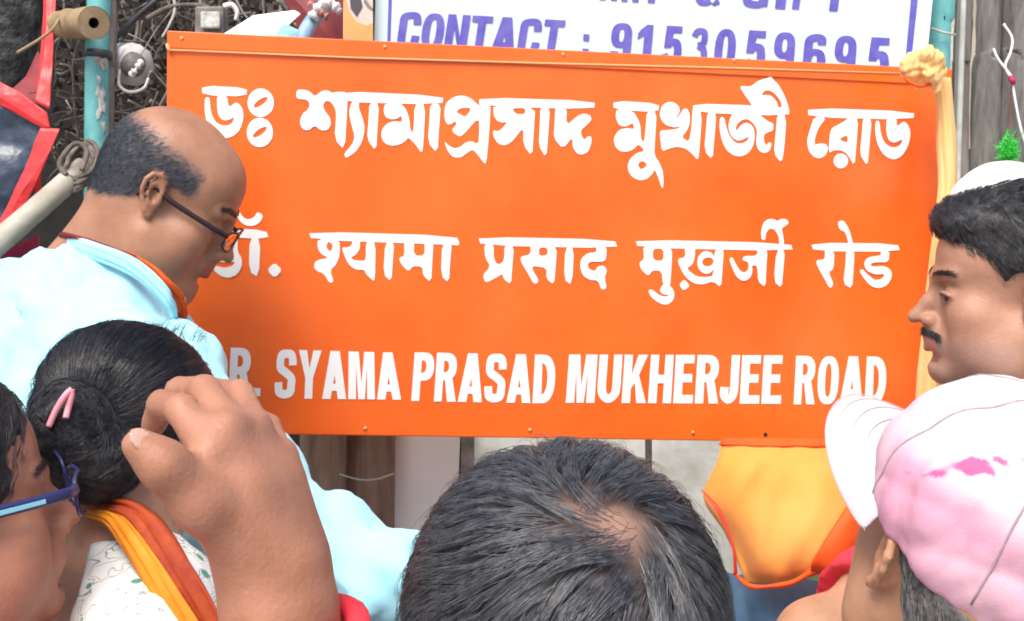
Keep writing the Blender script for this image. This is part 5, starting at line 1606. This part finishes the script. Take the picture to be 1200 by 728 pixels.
dup = band('dupatta', mat('rust_orange_cloth', (.34, .036, .008), .75, (.48, .075, .013), 40, bump=.001, bscale=300, translucent=.15), pB, [P(96, 592, 1.325), P(130, 597, 1.268), P(158, 608, 1.235), P(184, 640, 1.21), P(214, 688, 1.195), P(244, 745, 1.19), P(290, 860, 1.19)], [.010, .013, .018, .019, .021, .03], [UP + RIGHT * .2] * 2 + [wd] * 5, .003, .006, .003, 4)
band('dupatta_border', mat('amber_cloth', (.80, .25, .008), .7, (.86, .34, .02), 20, translucent=.2), dup, [P(108, 602, 1.275), P(132, 608, 1.245), P(150, 628, 1.222), P(173, 662, 1.202), P(200, 706, 1.188), P(230, 760, 1.18), P(275, 870, 1.18)], [.006, .010, .013, .014, .015, .02], [wd] * 7, .003, .004, .0015, 6)
b = MB()
# long skirt
F = Field(A(nbB[0] - .35, nbB[1] - .35, -.01), A(nbB[0] + .35, nbB[1] + .35, .95), .014)
F.cone(A(nbB[0], nbB[1], .86), A(nbB[0], nbB[1], .03), .15, .25, 0); F.wrinkle(.014, 4, 8, A(1, .5, 0), 2); F.plane(A(0, 0, .015), A(0, 0, -1.), .004)
V, Q = F.mesh(); mesh_np('skirt', V, Q, M['darkred'], pB)

# ---- C: man with blue-framed glasses at the left edge, raising his right hand
rngC = np.random.default_rng(404)
hC = Head(P(-84, 606, 1.13), -55, -7, 0, 1.0)
pC = person('man at the left edge with blue-framed glasses, one hand raised in front of him', hC.p)
nbC = hC.p + A(-.03, .0, -.20)
W_ = P(326, 668, .835)
shC_r = P(-40, 1010, .98); elC = P(352, 1130, .86)
shC_l = nbC + A(-.10, .17, -.07)
lo, hi = bounds([hC.p + .15, hC.p - .15, nbC + A(.2, .26, -.7), nbC - A(.26, .26, 0), P(420, 1200, .8), P(150, 380, 1.0), P(140, 600, .72)], .03)
FC = Field(lo, hi, .0036)
hC.skull(FC, fat=.004); FC.cone(hC.w(0, -.03, -.045), nbC, .058, .068, .03)
torso(FC, nbC, -60, 2, 1.0, True, (shC_r, shC_l))
FC.path([shC_r, elC], [.052, .042], .03); FC.path([elC, P(345, 930, .845), P(330, 720, .835), W_], [.040, .042, .033, .030], .02)
e2 = shC_l + A(-.03, .06, -.28); FC.path([shC_l, e2, e2 + A(.12, 0, -.2)], [.05, .04, .027], .03); simple_hand(FC, e2 + A(.12, 0, -.2), A(.5, 0, -.8), A(0, 1, 0), -1)
# the raised hand: back towards the street, fingers bent forward, thumb out to the side
fing = [[P(246, 532, .805), P(212, 480, .825), P(190, 474, .855), P(180, 498, .875)],
        [P(268, 504, .82), P(240, 458, .855), P(211, 459, .89), P(199, 480, .905)],
        [P(297, 502, .845), P(280, 462, .885), P(252, 459, .925), P(238, 476, .94)],
        [P(327, 534, .865), P(314, 500, .905), P(294, 486, .935), P(280, 494, .95)]]
for i, f_ in enumerate(fing):
    r0 = (.0108, .0112, .0106, .0094)[i]
    FC.cone(W_ + (f_[0] - W_) * .1, f_[0], .022, .0130, .018)
    tc = -FWD * .010
    FC.cone(W_ + (f_[0] - W_) * .25 + tc * 1.2, f_[0] + tc * .5, .0045, .0075, .008)
    FC.path(f_, [r0 + .0010, r0 * .95, r0 * .90, r0 * .80], .0035)
FC.cone(P(318, 690, .835), P(280, 590, .82), .030, .026, .02)
FC.cone(P(326, 650, .845), P(312, 575, .845), .024, .021, .02)
FC.path([P(292, 640, .815), P(236, 590, .79), P(192, 545, .775), P(163, 522, .77)], [.020, .0165, .0135, .0105], .012)
V, Q = FC.mesh(); L = hC.l(V)
tb, tt = P(192, 545, .775), P(163, 522, .77)
ta = unit(tt - tb); tn = unit(-FWD * .75 + UP * .7 - ta * ((-FWD * .75 + UP * .7) @ ta)); ts = np.cross(ta, tn)
Fn = Field(tt - .02, tt + .02, .0012)
Fn.ell(tt + ta * .002 + tn * .0085, (.0085, .0068, .0014), np.stack([ta, ts, tn], 1), 0)
Vn, Qn = Fn.mesh()
skC = skinmat('reddish_brown_skin', (.335, .150, .090), (.425, .205, .13), .5, None)
mesh_np('body', V, Q, skC, pC)
mesh_np('nail', Vn, Qn, mat('nail', (.55, .32, .25), .3), pC)
FCc = Field(hC.p - .17, hC.p + .19, .003)
head_cap(hC, FCc, [((0, -.014, .05), (.086, .110, .096)), ((0, -.05, -.01), (.072, .066, .07))],
         [((0, .135, -.03), (.12, .085, .125)), ((0, .095, -.07), (.14, .075, .08)), ((0, -.05, -.12), (.1, .1, .05))])
FCc.wrinkle(.002, 30, 4, None, 2)
Vc, Qc = FCc.mesh(); capC = mesh_np('hair', Vc, Qc, M['hair_cap'], pC)
dirC = lambda p: np.broadcast_to(hC.R @ A(.1, -.6, -.55), p.shape)
hair('hair_strands', M['hair_black'], capC, FCc, Vc, Qc, rngC, 11000, 2500, dirC, (.012, .024), .00026, 5, (0, .0015, .0025, .0025), .15, .45)
glasses(hC, pC, M['navy_frame'], M['cyan_inlay'], front=.122, z=.004, rx=.028, rz=.021, w=.076, temple_r=.0026, flat=2.3)
brow_strands(hC, pC, FC, M['hair_black'], seed=8)
shirt('shirt', pC, nbC, -60, 2, [([shC_r, elC, elC + (P(345, 930, .845) - elC) * .55], [.066, .058, .054]), ([shC_l, e2, e2 + A(.10, 0, -.17)], [.064, .054, .045])], M['redcloth'], shoulders=(shC_r, shC_l), seed=41)
b = MB(); c = P(343, 742, .836); ax = unit(W_ - elC); u = unit(np.cross(ax, FWD)); v = np.cross(ax, u)
b.tube([c + .043 * (math.cos(a) * u + math.sin(a) * v) + ax * .006 * math.sin(2 * a) for a in np.linspace(0, 6.283, 30)], .009, 8, False); b.build('wristband', M['redcloth'], pC, True)
trousers(pC, A(nbC[0], nbC[1], .9), -60, M['trouser'])

# ---- E: thinning hair in the middle of the foreground
rngE = np.random.default_rng(505)
hE = Head(P(653, 803, .705), 4, -6, 0, 1.0)
pE = person('man with thinning dark hair seen from behind, in the middle below the sign', hE.p)
nbE = hE.p + A(0, -.05, -.19)
lo, hi = bounds([hE.p + .15, hE.p - .15, nbE + A(.26, .2, -.66), nbE - A(.26, .2, 0)], .06)
FE = Field(lo, hi, .004)
hE.skull(FE); FE.cone(hE.w(0, -.03, -.045), nbE, .058, .068, .03)
shr, shl, _, _ = torso(FE, nbE, 0)
armsE = []
for sh, dx in ((shr, 1), (shl, -1)):
    e = sh + A(.03 * dx, -.02, -.29); wv = e + A(-.03 * dx, .14, -.2)
    FE.path([sh, e], [.052, .042], .03); FE.path([e, wv], [.04, .028], .02); simple_hand(FE, wv, A(0, .4, -1), A(-dx, 0, 0), dx, .5)
    armsE.append(([sh, e, e + (wv - e) * .8], [.066, .056, .046]))
V, Q = FE.mesh()
skE = skinmat('scalp_skin', (.33, .185, .125), (.42, .25, .18), .5, [('scalp', (.06, .05, .048))])
WH = A(.018, -.058, .122)                                            # whorl
def baldE(l):
    d = (l - WH - A(-.004, 0, 0)) / A(1.2, 1.0, 1.0)
    return 1 - smooth01(np.linalg.norm(d, axis=1), .0, .034)
L = hE.l(V)
mesh_np('body', V, Q, skE, pE, attrs={'scalp': (L[:, 2] > -.06) * (L[:, 1] < .07) * np.clip(.92 - .86 * baldE(L), 0, 1)})
FEc = Field(hE.p - .17, hE.p + .19, .003)
head_cap(hE, FEc, [((0, -.014, .048), (.084, .107, .092)), ((0, -.05, -.01), (.073, .066, .075))],
         [((0, .140, -.04), (.12, .075, .12)), ((0, -.06, -.125), (.1, .1, .05)), (tuple(WH + A(.002, -.008, .018)), (.047, .040, .034))])
FEu = Field(hE.p - .17, hE.p + .19, .003)                            # what the strands lie on
head_cap(hE, FEu, [((0, -.014, .047), (.081, .1035, .088)), ((0, -.05, -.01), (.071, .064, .073))], [], ear=False)
Vu, Qu = FEu.mesh()
def dirE(p):
    l = hE.l(p); r = l - WH
    n_ = l - A(0, -.014, .047); n_ /= np.linalg.norm(n_, axis=1)[:, None]
    t_ = r - n_ * (r * n_).sum(1)[:, None]
    dist = np.linalg.norm(r, axis=1)
    t_ /= np.linalg.norm(t_, axis=1)[:, None] + 1e-9
    sw = np.cross(n_, t_)
    a = (-.6 * np.exp(-dist / .06) - .12 + .35 * np.sin(l[:, 0] * 60 + l[:, 2] * 35))[:, None]
    d = t_ * np.cos(a) + sw * np.sin(a)
    left = smooth01(-l[:, 0], .0, .06) * smooth01(l[:, 2], .06, .11)
    d = d + left[:, None] * A(-.5, .3, 0)
    d[:, 2] -= .35 + 1.1 * smooth01(-l[:, 2], -.11, -.02)
    return d @ hE.R.T
def wE(c):
    l = hE.l(c)
    ok = (l[:, 2] > -.075) * ~((l[:, 1] > .075) & (l[:, 2] < .085))
    return ok * (1 - .80 * baldE(l)) + 1e-9
hair('hair', M['hair_ash'], pE, FEu, Vu, Qu, rngE, 36000, 1500, dirE, (.032, .060), .00022, 9, (.0, .003, .0055, .0065, .005), .13, .72, wE)
hair('hair_wisps', M['hair_ash'], pE, FEu, Vu, Qu, rngE, 3000, 1200, dirE, (.03, .06), .00017, 8, (0, .004, .008, .009, .008), .3, .2, lambda c: wE(c) + .25 * baldE(hE.l(c)))
shirt('shirt', pE, nbE, 0, 2, armsE, M['whitecotton'], seed=51)
trousers(pE, A(nbE[0], nbE[1], .85), 0, M['trouser'])

# ---- G: man in the stained white cap
rngG = np.random.default_rng(606)
hG = Head(P(1140, 658, 1.05), 6, -20, 3, 1.0)
hK = Head(P(1138, 656, 1.05), 27, -24, 3, 1.03)               # the cap sits a little askew
pG = person('man in a white cap stained with pink powder, seen from behind at the right', hG.p)
nbG = hG.p + A(.03, -.05, -.19)
lo, hi = bounds([hG.p + .15, hG.p - .15, nbG + A(.26, .26, -.66), nbG - A(.26, .26, 0)], .06)
FG = Field(lo, hi, .0033)
hG.skull(FG); FG.cone(hG.w(0, -.03, -.045), nbG, .058, .068, .03)
shr, shl, _, _ = torso(FG, nbG, 45)
armsG = []
for sh, dx in ((shr, 1), (shl, -1)):
    e = sh + A(.03 * dx, -.02, -.29); wv = e + A(-.12, .10, -.2)
    FG.path([sh, e], [.052, .042], .03); FG.path([e, wv], [.04, .028], .02); simple_hand(FG, wv, A(-.3, .3, -1), A(-dx, 0, 0), dx, .5)
    armsG.append(([sh, sh + (e - sh) * .75], [.066, .060]))
V, Q = FG.mesh(); mesh_np('body', V, Q, skB, pG)
FGc = Field(hG.p - .15, hG.p + .17, .003)
head_cap(hG, FGc, [((0, -.012, .045), (.081, .104, .088)), ((0, -.05, -.01), (.070, .063, .068))], [((0, .125, -.04), (.12, .085, .13)), ((0, .085, -.09), (.13, .075, .08)), ((0, -.05, -.12), (.1, .1, .055))])
FGc.plane(hK.w(0, 0, .022), hK.R @ A(0, -.12, 1), .003)
Vc, Qc = FGc.mesh(); capG = mesh_np('hair', Vc, Qc, mat('grey_hair_mass', (.05, .05, .05), .7, (.16, .155, .15), 200, 3), pG)
dirG = lambda p: np.broadcast_to(hG.R @ A(0, -.4, -.9), p.shape)
hair('hair_strands', M['hair_grey'], capG, FGc, Vc, Qc, rngG, 6000, 700, dirG, (.008, .015), .00028, 4, (0, .0010, .0012), .2, .4, lambda c: (hK.l(c)[:, 2] < .012) + 1e-9)
cap = bpy.data.objects.new('cap', None); COL.objects.link(cap); cap.parent = pG
cap.location = Vector([float(c) for c in hK.w(0, 0, .08) - world_off(pG)])
def stain_mat():
    m = mat('stained_cap_cotton', (.60, .58, .58), .9, (.66, .64, .64), 12, bump=.0006, bscale=500, mask=['pink', 'magenta'], mask_col=[(.64, .31, .41), (.58, .05, .20)])
    return m
M['capcloth'] = stain_mat()
FGd = Field(hK.p - .17, hK.p + .2, .003)
hK.E(FGd, (0, -.012, .052), (.094, .117, .100), 0)
FGd.plane(hK.w(0, 0, .022), hK.R @ A(0, .12, -1), .004)
FGd.wrinkle(.0045, 8, 9, None, 2); FGd.wrinkle(.0022, 24, 10, None, 2)
V, Q = FGd.mesh(); L = hK.l(V)
noise = .5 + .25 * np.sin(L[:, 0] * 55 + 3 * np.sin(L[:, 2] * 40)) + .25 * np.sin(L[:, 1] * 47 + 2 * np.sin(L[:, 0] * 61))
pk = smooth01(.112 - L[:, 2] + .02 * (noise - .5) - .10 * L[:, 1], -.01, .05)
n2 = np.sin(L[:, 0] * 260 + 3 * np.sin(L[:, 2] * 210)) + np.sin(L[:, 1] * 230 + 2.5 * np.sin(L[:, 0] * 190)) + .7 * np.sin(L[:, 2] * 400 + L[:, 0] * 330)
def spot(px, py, rx, ry):
    """powder that landed on the cap round one spot"""
    q = V - CAM
    d = q @ FWD; x = 600 + FPX * (q @ RIGHT) / d; y = 364 - FPX * (q @ UP) / d
    return np.exp(-((x - px) / rx) ** 2 - ((y - py) / ry) ** 2) * (d < hK.p[1] + .02)
mg = spot(1140, 548, 34, 9) * 1.5 + spot(1085, 556, 22, 4) * .7 + spot(1160, 540, 40, 4) * .5
mg = smooth01(mg + .22 * n2 * (mg > .08), .35, .75)
mesh_np('crown', V, Q, M['capcloth'], cap, attrs={'pink': np.clip(pk * (.75 + .5 * noise), 0, 1), 'magenta': mg * .9})
# seams and button
for k in range(6):
    a = math.radians(30 + 60 * k); pts = []
    for ph in np.linspace(-.35, 1.5, 20):
        l = A(.094 * math.cos(ph) * math.cos(a), -.012 + .117 * math.cos(ph) * math.sin(a), .052 + .100 * math.sin(ph))
        if l[2] < .0215: continue
        pts.append(hK.w(*l))
    pts = np.array(pts)
    for _ in range(12):
        pts = pts - .8 * FGd.grad(pts) * (FGd.at(pts) - .0003)[:, None]
    b = MB(); b.tube(pts, .0010, 5); b.build('seam', mat('seam_thread', (.36, .27, .29), .9), cap, True)
b = MB(); q = hK.w(0, -.012, .152); b.tube([q - hK.R @ A(0, 0, .003), q + hK.R @ A(0, 0, .002), q + hK.R @ A(0, 0, .004)], [.008, .007, .002], 12); b.build('button', M['capcloth'], cap, True)
# brim
def brim_rows():
    rows = []
    for j, t in enumerate(np.linspace(0, 1, 7)):
        r_ = []
        for a in np.linspace(-72, 72, 17):
            ra = math.radians(a); c_, s_ = math.cos(ra), math.sin(ra)
            x = .091 * s_ * (1 + .04 * t); y = -.012 + .114 * c_ + t * .078 * max(0, math.cos(ra * 1.22)) ** .6
            z = .030 + .014 * c_ - t * .010 + .0 - .022 * t * s_ * s_ + .006 * math.sin(math.pi * t)
            r_.append(hK.w(x, y, z))
        rows.append(r_)
    return rows
G_ = np.array(brim_rows()); n_, m_ = G_.shape[:2]
idx = np.arange(n_ * m_).reshape(n_, m_)
f = np.stack([idx[:-1, :-1], idx[1:, :-1], idx[1:, 1:], idx[:-1, 1:]], -1).reshape(-1, 4)
o = mesh_np('brim', G_.reshape(-1, 3), f, M['capcloth'], cap, attrs={'pink': np.clip(.25 + .35 * np.sin(np.arange(n_ * m_) * 1.7) - .3, 0, 1), 'magenta': np.zeros(n_ * m_)})
md = o.modifiers.new('thickness', 'SOLIDIFY'); md.thickness = .004; md.offset = 0
md = o.modifiers.new('smooth', 'SUBSURF'); md.levels = 1; md.render_levels = 2
for t_ in (.30, .55, .80, .97):                                     # rows of stitching on the brim
    r_ = np.array([np.interp(t_ * 6, np.arange(7), G_[:, j, c_]) for j in range(m_) for c_ in range(3)]).reshape(-1, 3) + hK.R @ A(0, 0, .0026)
    b = MB(); b.tube(spline(r_, 4), .0005, 4); b.build('stitching', mat('brim_thread', (.46, .40, .41), .9), cap, True)
shirt('shirt', pG, nbG, 45, 2, armsG, M['whitecotton'], seed=61)
trousers(pG, A(nbG[0], nbG[1], .85), 45, M['trouser'])

# ---- J: person in red behind the cap, arms up to the cloth
hJ = Head(P(1140, 640, 1.5), 75, 12, 0, .95)
pJ = person('person in a red shirt hidden behind the stained cap, a bare forearm showing beside it', hJ.p)
nbJ = hJ.p + A(.03, .02, -.18)
shl = P(1050, 716, 1.40); shr = nbJ + A(.08, .18, -.06)
elJ = P(958, 752, 1.36); wJ = P(905, 860, 1.45)
e2 = P(1190, 830, 1.62); w2 = P(1150, 606, 1.68)
lo, hi = bounds([hJ.p + .15, hJ.p - .15, nbJ + A(.26, .3, -.66), nbJ - A(.3, .26, 0), wJ, w2 + A(0, 0, .2)], .06)
F = Field(lo, hi, .0045)
hJ.skull(F); F.cone(hJ.w(0, -.03, -.045), nbJ, .055, .064, .03)
torso(F, nbJ, 70, 6, .95, True, (shr, shl))
F.path([shl, elJ, wJ], [.05, .042, .028], .02); simple_hand(F, wJ, A(-.2, .2, -1), A(0, 1, 0), -1)
F.path([shr, e2, w2], [.05, .04, .026], .02); simple_hand(F, w2, A(-.25, 0, 1), A(-1, .2, .2), 1, .8)
V, Q = F.mesh(); mesh_np('body', V, Q, skB, pJ)
F = Field(hJ.p - .15, hJ.p + .17, .004); head_cap(hJ, F, [((0, -.012, .05), (.083, .106, .09))], [((0, .135, -.035), (.12, .085, .11)), ((0, .09, -.06), (.12, .07, .075))])
V, Q = F.mesh(); mesh_np('hair', V, Q, M['hair_cap'], pJ)
shirt('shirt', pJ, nbJ, 70, 6, [([shl, shl + (elJ - shl) * .50], [.066, .060]), ([shr, shr + (e2 - shr) * .6], [.062, .056])], M['redcloth'], s=.95, shoulders=(shr, shl), seed=71)
trousers(pJ, A(nbJ[0] + .02, nbJ[1], .85), 70, M['trouser'])

# ---- knotted rosette of the ribbon
kc = P(1085, 76, 1.935)
F = Field(kc - .07, kc + .07, .002)
rg = np.random.default_rng(77)
F.ell(kc, (.024, .02, .022), None, 0)
for k in range(13):
    a = rg.uniform(0, 6.283); r_ = rg.uniform(.010, .026)
    c = kc + RIGHT * math.cos(a) * r_ + UP * math.sin(a) * r_ - FWD * rg.uniform(-.004, .016)
    Rk = rot(*rg.uniform(-90, 90, 3))
    F.ell(c, (rg.uniform(.010, .018), rg.uniform(.004, .007), rg.uniform(.008, .014)), Rk, .004)
F.wrinkle(.006, 34, 5, None, 3)
V, Q = F.mesh(); mesh_np('knot', V, Q, M['paleyellow'], rib)
b = MB(); b.tube(spline([P(1058, 84, 1.935), P(1064, 95, 1.925), P(1078, 101, 1.92), P(1092, 98, 1.925)]), .0042, 8, True, .6); b.build('inner_fold', M['saffron_deep'], rib, True)
